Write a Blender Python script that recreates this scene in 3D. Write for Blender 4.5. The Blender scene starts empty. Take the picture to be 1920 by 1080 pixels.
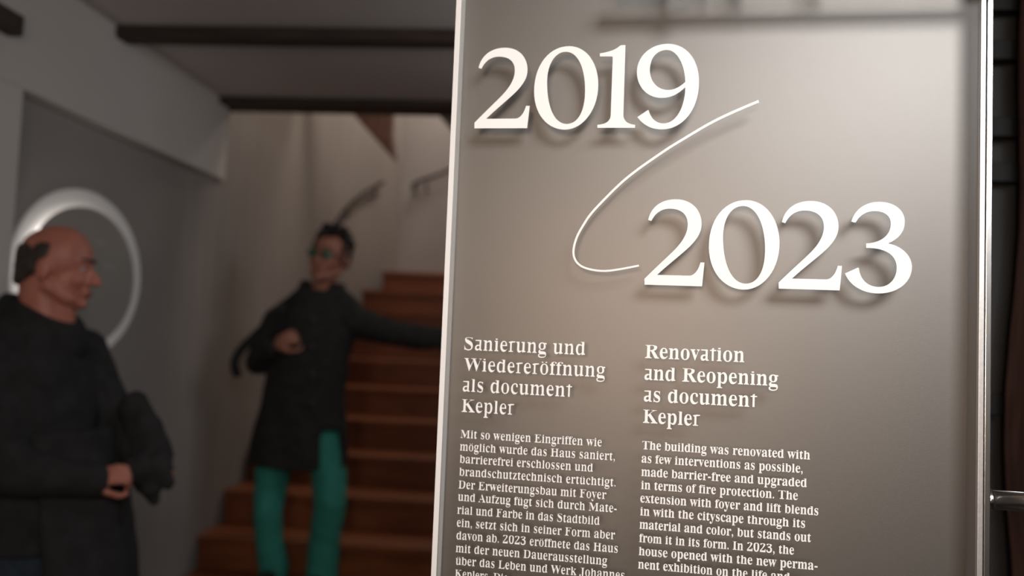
import bpy, bmesh, math, random
from mathutils import Vector, Matrix, noise
from math import sin, cos, pi, radians as R
random.seed(7)
SC = bpy.context.scene
COL = SC.collection
# ------------------------------------------------------------------ camera
F = 1576.6; ROLL = .0395189; PITCH = .0577999; PYAW = .1799958
CAMZ = 1.46
up_c = Vector((sin(ROLL)*cos(PITCH), -cos(ROLL)*cos(PITCH), sin(PITCH)))
r_c = Vector((cos(ROLL), sin(ROLL), 0))
f_c = r_c.cross(up_c)
if f_c.z < 0: f_c = -f_c
k = (1074-960)/F                       # the room's long axis, measured in the photograph
psi = math.atan2(k*f_c.z - f_c.x, r_c.x - k*r_c.z)
Y_c = f_c*cos(psi) + r_c*sin(psi)
X_c = r_c*cos(psi) - f_c*sin(psi)
CAM = Vector((0, 0, CAMZ))
def c2w(d): return Vector((X_c.dot(d), Y_c.dot(d), up_c.dot(d)))
def ray(px, py): return c2w(Vector(((px-960)/F, (py-540)/F, 1)))
def W(px, py, Y):
    d = ray(px, py); return CAM + d*(Y/d.y)
def WX(px, py, x):
    d = ray(px, py); return CAM + d*(x/d.x)
cd = bpy.data.cameras.new('camera'); co = bpy.data.objects.new('camera', cd); COL.objects.link(co)
cx, cy, cz = c2w(Vector((1,0,0))), c2w(Vector((0,-1,0))), c2w(Vector((0,0,-1)))
M = Matrix((cx, cy, cz)).transposed().to_4x4(); M.translation = CAM
co.matrix_world = M
cd.sensor_width = 36; cd.lens = F/1920*36; cd.clip_start = .02
cd.dof.use_dof = True; cd.dof.focus_distance = .93; cd.dof.aperture_fstop = 2.45
SC.camera = co
# ------------------------------------------------------------------ world, exposure
w = bpy.data.worlds.new('world'); SC.world = w; w.use_nodes = True
w.node_tree.nodes['Background'].inputs[0].default_value = (.75, .78, .85, 1)
w.node_tree.nodes['Background'].inputs[1].default_value = .02
SC.view_settings.view_transform = 'Standard'; SC.view_settings.look = 'None'
SC.view_settings.gamma = 1; SC.view_settings.use_curve_mapping = False
SC.view_settings.exposure = 0
# ------------------------------------------------------------------ panel frame (plane through 1 m ahead)
pr = c2w(r_c*cos(PYAW) - f_c*sin(PYAW)).normalized()      # along the panel, to the right
pz = Vector((0, 0, 1))
pn = pz.cross(pr).normalized()                           # into the panel
PP = CAM + ray(960, 540)*1.0
def onpanel(px, py):                                      # photo point -> (along, height) on the pane
    d = ray(px, py); t = (PP-CAM).dot(pn)/d.dot(pn); q = CAM + d*t
    return (q-PP).dot(pr), q.z
sL = onpanel(856, 0)[0]; sR = onpanel(1862, 0)[0]
PW = sR - sL
PBASE = PP + pr*sL; PBASE.z = 0
def ploc(x, y, z): return PBASE + pr*x + pn*y + pz*z
# ------------------------------------------------------------------ lights
def area(name, loc, to, size, power, col, sy=None, spread=180):
    l = bpy.data.lights.new(name, 'AREA'); l.energy = power; l.color = col; l.size = size
    if sy: l.shape = 'RECTANGLE'; l.size_y = sy
    l.spread = R(spread)
    o = bpy.data.objects.new(name, l); COL.objects.link(o); o.location = loc
    o.rotation_euler = (Vector(to)-Vector(loc)).to_track_quat('-Z', 'Y').to_euler(); return o
def spot(name, loc, to, power, col, ang, blend=.6, rad=.02):
    l = bpy.data.lights.new(name, 'SPOT'); l.energy = power; l.color = col; l.spot_size = R(ang)
    l.spot_blend = blend; l.shadow_soft_size = rad
    o = bpy.data.objects.new(name, l); COL.objects.link(o); o.location = loc
    o.rotation_euler = (Vector(to)-Vector(loc)).to_track_quat('-Z', 'Y').to_euler(); return o
WARM = (1, .80, .60); NEUT = (1, .95, .88); COOL = (.92, .96, 1)
LA = ploc(1.0, -1.75, 2.42); LB = ploc(-.35, -1.4, 2.4)
area('panel_light', LA, ploc(.40, 0, 1.55), .92, 8.6, (1,.985,.975), .58, spread=80)
area('panel_light', LB, ploc(.30, 0, 1.5), .2, .1, WARM, spread=90)
LW = ploc(.17, -2.25, 1.60)
area('warm_glow_light', LW, ploc(.1, 0, 1.5), .35, 7.4, (1, .74, .56), spread=120)  # added light whose reflection makes the warm glow on the plate
area('room_light', (-.2, 1.3, 2.74), (-.2, 1.3, 0), 1.0, 18, (.93,.97,1), 1.0)
area('room_light', (.6, 3.0, 2.6), (-1.9, 3.2, 1.6), .8, 10, (.97,.98,1), .8)
area('stair_light', (-.75, 5.2, 4.3), (-1.9, 5.9, 2.3), .8, 15, (1, .84, .69), .6)
area('stair_light', (-.8, 6.9, 4.4), (-1.6, 6.9, 2.2), .8, 17, (1, .86, .73), .6)
# ------------------------------------------------------------------ materials
MATS = {}
def mat(name, col, rough=.6, metal=0, spec=.5, var=.0, scale=8, bump=0, bscale=60, emit=None, es=0, stretch=None, sheen=0):
    if name in MATS: return MATS[name]
    m = bpy.data.materials.new(name); m.use_nodes = True; nt = m.node_tree; b = nt.nodes['Principled BSDF']
    b.inputs['Base Color'].default_value = (*col, 1); b.inputs['Roughness'].default_value = rough
    b.inputs['Metallic'].default_value = metal; b.inputs['Specular IOR Level'].default_value = spec
    if sheen: b.inputs['Sheen Weight'].default_value = sheen
    if emit: b.inputs['Emission Color'].default_value = (*emit, 1); b.inputs['Emission Strength'].default_value = es
    tc = nt.nodes.new('ShaderNodeTexCoord'); mp = nt.nodes.new('ShaderNodeMapping')
    nt.links.new(tc.outputs['Object'], mp.inputs[0])
    if stretch: mp.inputs['Scale'].default_value = stretch
    if var:
        n = nt.nodes.new('ShaderNodeTexNoise'); n.inputs['Scale'].default_value = scale; n.inputs['Detail'].default_value = 5
        nt.links.new(mp.outputs[0], n.inputs['Vector'])
        r = nt.nodes.new('ShaderNodeValToRGB')
        r.color_ramp.elements[0].color = (*[c*(1-var) for c in col], 1); r.color_ramp.elements[0].position = .3
        r.color_ramp.elements[1].color = (*[min(1, c*(1+var)) for c in col], 1); r.color_ramp.elements[1].position = .7
        nt.links.new(n.outputs['Fac'], r.inputs[0]); nt.links.new(r.outputs[0], b.inputs['Base Color'])
    if bump:
        n2 = nt.nodes.new('ShaderNodeTexNoise'); n2.inputs['Scale'].default_value = bscale; n2.inputs['Detail'].default_value = 4
        nt.links.new(mp.outputs[0], n2.inputs['Vector'])
        bp = nt.nodes.new('ShaderNodeBump'); bp.inputs['Strength'].default_value = bump; bp.inputs['Distance'].default_value = .004
        nt.links.new(n2.outputs['Fac'], bp.inputs['Height']); nt.links.new(bp.outputs[0], b.inputs['Normal'])
    MATS[name] = m; return m
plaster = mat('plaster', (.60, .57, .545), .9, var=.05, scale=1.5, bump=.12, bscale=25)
shadegray = mat('shade_grey', (.30, .275, .262), .85, var=.06, scale=1.2, bump=.08, bscale=30)  # darker grey holds the wall's cast shadow in its colour
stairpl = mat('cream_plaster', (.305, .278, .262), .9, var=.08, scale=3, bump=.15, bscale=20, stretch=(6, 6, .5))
ceilm = mat('ceiling_paint', (.64, .60, .58), .9, var=.05, scale=1, bump=.1, bscale=20)
beamm = mat('dark_timber', (.045, .03, .025), .7, var=.4, scale=6, bump=.5, bscale=18, stretch=(1, 8, 8))
brownm = mat('old_brown_timber', (.15, .075, .058), .65, var=.4, scale=9, bump=.5, bscale=22, stretch=(6, 6, .8))
treadm = mat('stair_wood', (.20, .056, .017), .45, var=.3, scale=5, bump=.15, bscale=30, stretch=(1, 10, 10))
floorm = mat('floor_stone', (.06, .055, .052), .5, var=.2, scale=4, bump=.1)
darkm = mat('dark_steel', (.016, .017, .018), .5, .3, var=.1)
darkm2 = mat('dark_grey_panel', (.05, .052, .054), .6, 0, var=.1)
iron = mat('wrought_iron', (.02, .015, .013), .5, .6)
satin = mat('satin_metal', (.166, .157, .146), .49, .88, var=.08, scale=1300, bump=.03, bscale=700)
brushed = mat('brushed_steel', (.55, .545, .54), .27, 1, var=.06, scale=40, bump=.05, bscale=200, stretch=(8, 8, .4))
chrome = mat('chrome', (.85, .83, .81), .2, 1)
sidem = mat('light_satin_side', (.82, .80, .77), .5, .1)
acry = mat('frosted_acrylic_edge', (.86, .85, .84), .4, 0)
strip = mat('bright_aluminium', (.58, .57, .565), .45, .8, var=.08, scale=300)
sideR = mat('grey_satin_side', (.46, .44, .43), .5, .6)
ink = mat('white_print', (.955, .95, .94), .6, 0)
skin1 = mat('ruddy_skin', (.42, .155, .11), .5, var=.12, scale=18, bump=.1, bscale=200)
skin2 = mat('tan_skin', (.36, .155, .105), .5, var=.12, scale=18, bump=.1, bscale=200)
lipm = mat('lips', (.26, .07, .06), .45)
eyew = mat('eye_white', (.5, .48, .46), .2)
pupil = mat('pupil', (.01, .008, .006), .2)
hairm = mat('black_hair', (.011, .010, .010), .55, var=.3, scale=60, bump=.6, bscale=180)
hair1 = mat('dark_greying_hair', (.035, .026, .022), .65, var=.35, scale=60, bump=.6, bscale=180)
blackc = mat('black_wool', (.028, .0275, .028), .95, spec=.2, var=.25, scale=30, bump=.4, bscale=220)
blackc2 = mat('black_cotton', (.020, .020, .021), .9, spec=.25, var=.25, scale=20, bump=.3, bscale=150)
nylon = mat('black_nylon', (.008, .008, .009), .55, spec=.3, var=.2)
jeans = mat('dark_blue_denim', (.016, .026, .042), .9, var=.3, scale=50, bump=.3, bscale=300)
teal = mat('teal_trousers', (.03, .25, .20), .85, var=.12, scale=14, bump=.25, bscale=250)
shoe = mat('shoe_leather', (.02, .017, .015), .4)
ringface = mat('grey_sign_face', (.33, .31, .285), .6, var=.04, scale=5)
halo = mat('halo_led', (1, 1, 1), .5, emit=(1, .93, .9), es=2.8)
haloglow = mat('halo_glow', (.62, .61, .59), .5, emit=(1, .96, .93), es=.045)
glintlens = mat('green_glint_lens', (.10, .22, .15), .12, .4)  # green reflection on the glasses put into the lens colour
def thin_glass():
    m = bpy.data.materials.new('clear_pane'); m.use_nodes = True; nt = m.node_tree; nt.nodes.clear()
    o = nt.nodes.new('ShaderNodeOutputMaterial'); mx = nt.nodes.new('ShaderNodeMixShader')
    t = nt.nodes.new('ShaderNodeBsdfTransparent'); t.inputs[0].default_value = (.985, .985, .985, 1)
    g = nt.nodes.new('ShaderNodeBsdfGlossy'); g.inputs['Roughness'].default_value = .42
    f = nt.nodes.new('ShaderNodeFresnel'); f.inputs[0].default_value = 1.25
    nt.links.new(f.outputs[0], mx.inputs[0]); nt.links.new(t.outputs[0], mx.inputs[1]); nt.links.new(g.outputs[0], mx.inputs[2])
    nt.links.new(mx.outputs[0], o.inputs[0]); return m
pane = thin_glass()
# ------------------------------------------------------------------ helpers
def link(name, me, m, parent=None, kind=None, label=None):
    o = bpy.data.objects.new(name, me); COL.objects.link(o)
    if m: me.materials.clear(); me.materials.append(m)
    if parent: o.parent = parent
    if kind: o['kind'] = kind
    if label: o['label'] = label
    return o
def thing(name, label, cat, loc=(0,0,0), rotz=0, group=None):
    o = bpy.data.objects.new(name, None); COL.objects.link(o); o.location = loc; o.rotation_euler = (0, 0, rotz)
    o.empty_display_size = .1; o['label'] = label; o['category'] = cat
    if group: o['group'] = group
    return o
def tag(o, label, cat, group=None):
    o['label'] = label; o['category'] = cat
    if group: o['group'] = group
    return o
def bm_box(bm, a, b, bev=0):
    a, b = Vector(a), Vector(b)
    r = bmesh.ops.create_cube(bm, size=1, matrix=Matrix.Translation((a+b)/2) @ Matrix.Diagonal((*[abs(x) for x in (b-a)], 1)))
    if bev:
        es = list({e for v in r['verts'] for e in v.link_edges})
        bmesh.ops.bevel(bm, geom=es, offset=bev, segments=2, affect='EDGES', profile=.6)
def box(name, a, b, m, parent=None, kind=None, bev=0, label=None):
    bm = bmesh.new(); bm_box(bm, a, b, bev); me = bpy.data.meshes.new(name); bm.to_mesh(me); bm.free()
    return link(name, me, m, parent, kind, label)
def prism(name, pts, axis, a, b, m, parent=None, kind=None, bev=0, label=None):
    """polygon in the two other axes, extruded along axis from a to b"""
    bm = bmesh.new()
    def P(p, v):
        return {'x': (v, p[0], p[1]), 'y': (p[0], v, p[1]), 'z': (p[0], p[1], v)}[axis]
    A = [bm.verts.new(P(p, a)) for p in pts]; B = [bm.verts.new(P(p, b)) for p in pts]
    bm.faces.new(A); bm.faces.new(B[::-1])
    for i in range(len(pts)):
        j = (i+1) % len(pts); bm.faces.new((A[i], B[i], B[j], A[j]))
    bmesh.ops.recalc_face_normals(bm, faces=bm.faces)
    if bev: bmesh.ops.bevel(bm, geom=list(bm.edges), offset=bev, segments=2, affect='EDGES')
    me = bpy.data.meshes.new(name); bm.to_mesh(me); bm.free(); return link(name, me, m, parent, kind, label)
def tube(name, pts, rad, m, parent=None, n=10, label=None, rads=None):
    bm = bmesh.new(); pts = [Vector(p) for p in pts]; rings = []
    for i, p in enumerate(pts):
        t = (pts[min(i+1, len(pts)-1)] - pts[max(i-1, 0)]).normalized()
        a = t.cross(Vector((0,0,1)) if abs(t.z) < .95 else Vector((1,0,0))).normalized(); b = t.cross(a)
        r = rads[i] if rads else rad
        rings.append([bm.verts.new(p + (a*cos(2*pi*k/n) + b*sin(2*pi*k/n))*r) for k in range(n)])
    for q, s in zip(rings, rings[1:]):
        for k in range(n): bm.faces.new((q[k], q[(k+1)%n], s[(k+1)%n], s[k]))
    bm.faces.new(rings[0][::-1]); bm.faces.new(rings[-1])
    for f in bm.faces: f.smooth = len(f.verts) == 4
    me = bpy.data.meshes.new(name); bm.to_mesh(me); bm.free(); return link(name, me, m, parent, label=label)
def smoothpts(P, n=6):
    P = [Vector(p) for p in P]; out = []
    for i in range(len(P)-1):
        a, b, c, d = P[max(i-1,0)], P[i], P[i+1], P[min(i+2, len(P)-1)]
        for k in range(n):
            t = k/n
            out.append(.5*((2*b) + (c-a)*t + (2*a-5*b+4*c-d)*t*t + (3*b-a-3*c+d)*t**3))
    out.append(P[-1]); return out
# ================================================================== SETTING
WX0 = -1.915; REC = -1.975
yc2 = WX(416, 184, WX0); CEIL = yc2.z + .005
ybeam2 = yc2.y
recz = WX(425, 340, WX0).z; recy = WX(57, 200, WX0).y - .04; bandend = ybeam2 + .10
BACK = -1.6; RIGHT = 2.4
box('floor', (-2.2, BACK, -.1), (RIGHT+.1, 8.0, 0), floorm, kind='structure')
wl = box('wall_left', (-2.25, BACK, 0), (REC, 4.02, 5.0), shadegray, kind='structure')  # set back and greyed in place of a shadow on one smooth wall
box('plaster_pier', (REC, BACK, 0), (WX0, recy, recz), plaster, wl, bev=.004, label='pale plaster pier left of the shade-grey recess')
box('plaster_band', (REC, BACK, recz), (WX0, bandend, CEIL), plaster, wl, bev=.004, label='pale plaster band above the shade-grey recess')
# curved stair wall
sp = [(REC, 4.0), (-1.968, 4.12), (-1.938, 4.32), (-1.935, 4.6), (-1.935, 5.6), (-1.92, 6.2), (-1.85, 6.75), (-1.74, 7.25), (-1.62, 7.62)]
sps = smoothpts([(x, y, 0) for x, y in sp], 8)
bm = bmesh.new(); cols = []
for i, p in enumerate(sps):
    t = (sps[min(i+1, len(sps)-1)] - sps[max(i-1, 0)]).normalized(); nrm = Vector((t.y, -t.x, 0))
    q = p + nrm*.004*(1 if i % 2 and p.y > 5.0 else 0)
    cols.append([bm.verts.new((q.x, q.y, 0)), bm.verts.new((q.x, q.y, 5.0)), bm.verts.new((q.x-nrm.x*.2, q.y-nrm.y*.2, 5.0)), bm.verts.new((q.x-nrm.x*.2, q.y-nrm.y*.2, 0))])
for a, b in zip(cols, cols[1:]):
    for k in range(4): bm.faces.new((a[k], a[(k+1)%4], b[(k+1)%4], b[k]))
bm.faces.new(cols[0]); bm.faces.new(cols[-1][::-1]); bmesh.ops.recalc_face_normals(bm, faces=bm.faces)
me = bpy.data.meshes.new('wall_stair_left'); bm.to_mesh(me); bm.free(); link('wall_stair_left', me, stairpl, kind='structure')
STR = -.34
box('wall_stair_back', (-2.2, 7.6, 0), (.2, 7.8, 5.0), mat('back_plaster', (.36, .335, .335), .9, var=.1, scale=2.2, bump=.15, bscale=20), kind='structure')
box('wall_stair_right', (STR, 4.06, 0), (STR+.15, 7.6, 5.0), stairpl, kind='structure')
box('wall_far', (STR+.15, 4.06, 0), (RIGHT, 4.2, CEIL), plaster, kind='structure')
box('wall_right', (RIGHT, BACK, 0), (RIGHT+.12, 4.2, CEIL), plaster, kind='structure')
box('wall_behind_camera', (-2.2, BACK-.12, 0), (RIGHT+.12, BACK, CEIL+.1), plaster, kind='structure')
box('ceiling', (-2.0, BACK, CEIL), (RIGHT+.12, ybeam2+.05, CEIL+.12), ceilm, kind='structure')
box('ceiling_stair', (-2.2, ybeam2+.05, 5.0), (.2, 7.8, 5.1), ceilm, kind='structure')
box('wall_above_beam', (-2.0, ybeam2+.0501, CEIL), (RIGHT+.12, ybeam2+.17, 5.0), plaster, kind='structure')
# ceiling beams
b1a = WX(222, 58, WX0)
yb1 = b1a.y
tag(prism('ceiling_beam', [(yb1-.02, CEIL), (yb1-.02, CEIL-.052), (yb1+.08, CEIL-.052), (yb1+.08, CEIL)], 'x', WX0-.02, RIGHT, beamm, bev=.006),
    'nearer dark timber beam crossing the ceiling', 'beam', 'ceiling beams')
tag(prism('ceiling_beam', [(ybeam2-.03, CEIL), (ybeam2-.03, CEIL-.036), (ybeam2+.17, CEIL-.036), (ybeam2+.17, CEIL)], 'x', WX0-.02, RIGHT, beamm, bev=.006),
    'farther dark timber beam at the edge of the stairwell opening', 'beam', 'ceiling beams')
# short wooden stub high on left wall
p = WX(8, 44, WX0)
tag(box('timber_stub', (WX0-.01, p.y-.16, p.z-.035), (WX0+.05, p.y+.03, p.z+.035), beamm, bev=.006),
    'short dark timber end high on the pale wall at upper left', 'beam')
# ------------------------------------------------------------------ stairs
RS, TR = .18, .31
def ystep(n): return 5.3 + TR*(n-5)
st = thing('staircase', 'dark reddish wooden staircase rising behind the man in teal trousers', 'staircase', (-1.2, ystep(1), 0))
def sl(y):                                                # left wall line at depth y
    for (x0, y0), (x1, y1) in zip(sp, sp[1:]):
        if y0 <= y <= y1: return x0 + (x1-x0)*(y-y0)/(y1-y0)
    return REC if y < 5 else -1.62
for n in range(1, 12):
    y0, z = ystep(n), RS*n
    x0 = max(sl(y0), sl(y0+TR)) + .012; x1 = STR - .003
    ye = y0+TR if n < 11 else 7.595
    for nm, a, b, bv in (('tread', (x0, y0-.035, z-.035), (x1, ye+.0, z), .006), ('riser', (x0, y0, z-RS+.0), (x1, y0+.02, z-.0355), 0)):
        o = box(nm, Vector(a)-st.location, Vector(b)-st.location, treadm, st, bev=bv)
    o = box('carcass', Vector((x0, y0+.021, 0))-st.location, Vector((x1, ye, z-.036))-st.location, darkm2, st)
# ------------------------------------------------------------------ upper flight carriages
for k, (pts, lab) in enumerate([
    ([(628, 190), (733, 190), (731, 245), (739, 300)], 'dark wedge-shaped timber brace hanging under the farther beam, left one'),
    ([(802, 190), (960, 190), (960, 330), (848, 243)], 'dark wedge-shaped timber brace beside the lit panel edge, right one')]):
    Yw = 5.6
    q = [(W(px, py, Yw).x, W(px, py, Yw).z) for px, py in pts]
    q[0] = (max(q[0][0]-.3, -1.93), q[0][1]+.3); q[1] = (q[1][0], q[1][1]+.3)
    if k: q[0] = (q[0][0]+.02, q[0][1]); q[1] = (STR-.002, q[1][1]); q[2] = (STR-.002, q[2][1])
    tag(prism('timber_brace', q, 'y', Yw, Yw+.12, brownm if not k else beamm, bev=.006), lab, 'brace', 'stairwell braces')
# ------------------------------------------------------------------ handrails
def handrail(lab, pts, brk, wall):
    t = thing('handrail', lab, 'handrail', pts[0], group='wrought handrails'); o = Vector(pts[0])
    tube('rail', [p-o for p in smoothpts(pts, 6)], .015, iron, t)
    for b in brk:
        b = Vector(b); e = wall(b); mid = b + Vector((0, 0, -.09))
        tube('bracket', [b-o, mid-o, mid+(e-b)*.5-o+Vector((0,0,-.012)), e+Vector((0, 0, -.09))-o], .008, iron, t, 8)
def onwall(px, py, off=.06):                              # where a sight line meets the curved stair wall, minus a gap
    d = ray(px, py); best = None
    for i in range(400):
        Yy = 4.5 + i*.008; q = CAM + d*(Yy/d.y)
        if q.x <= sl(Yy)+off: best = q; break
        best = q
        if Yy > 7.5: break
    return best
pts = [onwall(*p) for p in [(618, 436), (622, 430), (628, 422), (652, 388), (680, 364), (704, 350), (719, 342)]]
handrail('dark wrought handrail rising along the cream stair wall above the man', pts, [pts[3], pts[5]], lambda b: Vector((sl(b.y)-.005, b.y, b.z)))
pts = [W(776, 357, 7.52), W(774, 349, 7.52), W(781, 342, 7.52), W(800, 335, 7.52), W(826, 326, 7.52), W(870, 305, 7.52), W(930, 280, 7.52)]
handrail('short dark handrail with curled end on the back stairwell wall', pts, [pts[2], pts[3]], lambda b: Vector((b.x, 7.605, b.z)))
# ------------------------------------------------------------------ backlit elliptical sign
c = WX(150, 517, REC+.055)
yn, yf = WX(50, 517, REC+.055).y, WX(252, 517, REC+.055).y
zt, zb = WX(150, 385, REC+.055).z, WX(150, 652, REC+.055).z
sg = thing('backlit_sign', 'oval grey wall sign with white halo light around its rim', 'sign', (REC, (yn+yf)/2, (zt+zb)/2))
ry, rz = (yf-yn)/2, (zt-zb)/2
def disc(name, x0, x1, sy, sz, m, n=72, bev=.0, hole=0):
    bm = bmesh.new()
    def rg(x, s): return [bm.verts.new((x, s[0]*cos(2*pi*k/n), s[1]*sin(2*pi*k/n))) for k in range(n)]
    A, B = rg(x0, (sy, sz)), rg(x1, (sy, sz))
    for k in range(n): bm.faces.new((A[k], A[(k+1)%n], B[(k+1)%n], B[k]))
    if hole:
        C, D = rg(x0, (sy-hole, sz-hole)), rg(x1, (sy-hole, sz-hole))
        for k in range(n):
            j = (k+1) % n
            bm.faces.new((C[k], D[k], D[j], C[j])); bm.faces.new((A[k], C[k], C[j], A[j])); bm.faces.new((B[k], B[j], D[j], D[k]))
    else: bm.faces.new(A); bm.faces.new(B)
    bmesh.ops.recalc_face_normals(bm, faces=bm.faces)
    me = bpy.data.meshes.new(name); bm.to_mesh(me); bm.free(); return link(name, me, m, sg)
disc('sign_face', .045, .055, ry, rz, ringface)
disc('backing_box', .0, .038, ry-.05, rz-.05, darkm2)
disc('light_ring', .010, .034, ry-.030, rz-.030, halo, hole=.012)
yn2, yf2 = WX(20, 517, REC+.018).y, WX(267, 517, REC+.018).y
zt2, zb2 = WX(150, 352, REC+.018).z, WX(150, 676, REC+.018).z
dr = disc('halo_ring', .001, .009, (yf2-yn2)/2, (zt2-zb2)/2, haloglow, hole=.12); dr.location = (0, (yn2+yf2)/2-sg.location.y, (zt2+zb2)/2-sg.location.z)  # added pale glowing ring in place of halo light on the wall
for (px, py, w_) in ((188, 455, .05), (204, 499, .07)):
    q = WX(px, py, REC+.056)-sg.location
    box('lettering', (q.x-.001, q.y-w_/2, q.z-.006), (q.x+.001, q.y+w_/2, q.z+.006), mat('pale_lettering', (.42, .40, .38), .6), sg)
# ------------------------------------------------------------------ dark furniture and post on the right
YR = 1.75
cab = thing('dark_shelf_unit', 'black steel shelf unit with grey panels behind the right edge of the panel', 'shelving', (1.05, YR, 0))
xa, xb = -.45, .34
box('back_panel', (xa, .04, .02), (xb, .0395, 2.5), darkm2, cab)
box('upright', (xa, 0, 0), (xa+.03, .0395, 2.5), darkm, cab, bev=.003); box('upright', (xb-.03, 0, 0), (xb, .0395, 2.5), darkm, cab, bev=.003)
for py in (-130, 0, 92, 237, 322, 760, 1150):
    z = W(1885, py, YR).z
    box('shelf', (xa+.03, 0, z-.02), (xb-.03, .0395, z+.02), darkm, cab, bev=.002)
bm = bmesh.new(); prev = None
px0 = 1906; N = 26
def postx(z): return .012*sin(z*3.1+1) + .008*sin(z*8.3)
YP = 1.55; xl = W(1897, 500, YP+.18).x
for i in range(N):
    z = 0 + (CEIL-.0)*i/(N-1); r = []
    for (dx, dy) in ((0, 0), (.2, 0), (.2, .18), (0, .18)):
        r.append(bm.verts.new((dx + postx(z)*(1 if dx == 0 else .4), dy + .004*sin(z*5+dx*9), z)))
    if prev:
        for k in range(4): bm.faces.new((prev[k], prev[(k+1)%4], r[(k+1)%4], r[k]))
    else: bm.faces.new(r[::-1])
    prev = r
bm.faces.new(prev); bmesh.ops.recalc_face_normals(bm, faces=bm.faces)
bmesh.ops.bevel(bm, geom=[e for e in bm.edges if abs((e.verts[0].co-e.verts[1].co).z) > .05], offset=.015, segments=2, affect='EDGES')
me = bpy.data.meshes.new('timber_post'); bm.to_mesh(me); bm.free(); po = link('timber_post', me, brownm); po.location = (xl, YP, 0)
tag(po, 'old dark brown timber post at the right edge of the view', 'post')
# ================================================================== PANEL
pan = thing('information_panel', 'tall glazed metal information panel with white lettering in German and English', 'information panel', PBASE, math.atan2(pr.y, pr.x))
TOP, BOT, DEP = 2.12, .12, .034
def pb(name, x0, x1, y0, y1, z0, z1, m, bev=0, label=None): return box(name, (x0, y0, z0), (x1, y1, z1), m, pan, bev=bev, label=label)
g1 = onpanel(1848.5, 0)[0]-sL; g0 = onpanel(1838.5, 0)[0]-sL; m0 = onpanel(1850.5, 0)[0]-sL
pb('back_plate', .0031, g1, DEP, DEP+.003, BOT, TOP, satin, label='taupe satin metal back plate')
pb('side_frame', 0, .003, .0035, DEP+.003, BOT, TOP, sidem, label='pale inner side at the left edge')
pb('side_frame', m0, PW, -.002, DEP+.004, BOT, TOP, brushed, .0008, label='brushed steel edge profile on the right')
pb('side_frame', g0+.0005, g1, .0035, DEP, BOT, TOP, sideR, label='grey inner side at the right edge')
pb('edge_strip', g0, g1, -.0022, .003, BOT, TOP, strip, .0006, label='bright frosted strip along the right edge')
pb('edge_strip', 0, .0062, -.0008, .003, BOT, TOP, acry, .0004, label='bright thin strip along the left edge')
pb('top_frame', 0, PW, -.002, DEP+.004, TOP, TOP+.012, brushed, .0008)
pb('bottom_frame', 0, PW, -.002, DEP+.004, BOT-.012, BOT, brushed, .0008)
pb('glass_pane', .0064, g0-.0002, 0, .003, BOT, TOP, pane)
pb('base_plate', .05, PW-.05, -.14, .20, 0, .012, brushed, .003); 
for x in (.12, PW-.15): pb('foot_post', x, x+.03, DEP+.004, DEP+.03, .012, .6, brushed, .002)
# support tube to the post
tz0 = ray(1857, 940); ta = onpanel(1858, 940)
T0 = Vector((ta[0]-sL, .012, ta[1]))
T1w = Vector((xl+.03, YP+.06, 0)); 
R3 = Matrix((pr, pn, pz))
def toloc(v): return R3 @ (Vector(v)-PBASE)
dirw = (W(1920, 945, 1.02) - W(1858, 940, (PBASE+pr*T0.x+pn*T0.y).y))
P0w = PBASE + pr*T0.x + pn*T0.y + pz*T0.z
endw = Vector((xl+.06, YP+.01, P0w.z - .03))
P1 = T0 + Vector((.30, 0, 0))
def rad_tube(p0, p1, r, name, m):
    return tube(name, [p0 + (p1-p0)*t for t in (0, .33, .66, 1)], r, m, pan, 28)
rad_tube(T0, P1, .0102, 'support_tube', chrome)
rad_tube(T0-(P1-T0).normalized()*.001, T0+(P1-T0).normalized()*.004, .0118, 'collar', chrome)
pb('stanchion', P1.x-.002, P1.x+.03, T0.y-.015, T0.y+.015, .012, TOP, brushed, .002)
pb('stanchion_base', P1.x-.06, P1.x+.09, T0.y-.07, T0.y+.07, 0, .012, brushed, .003)
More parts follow.
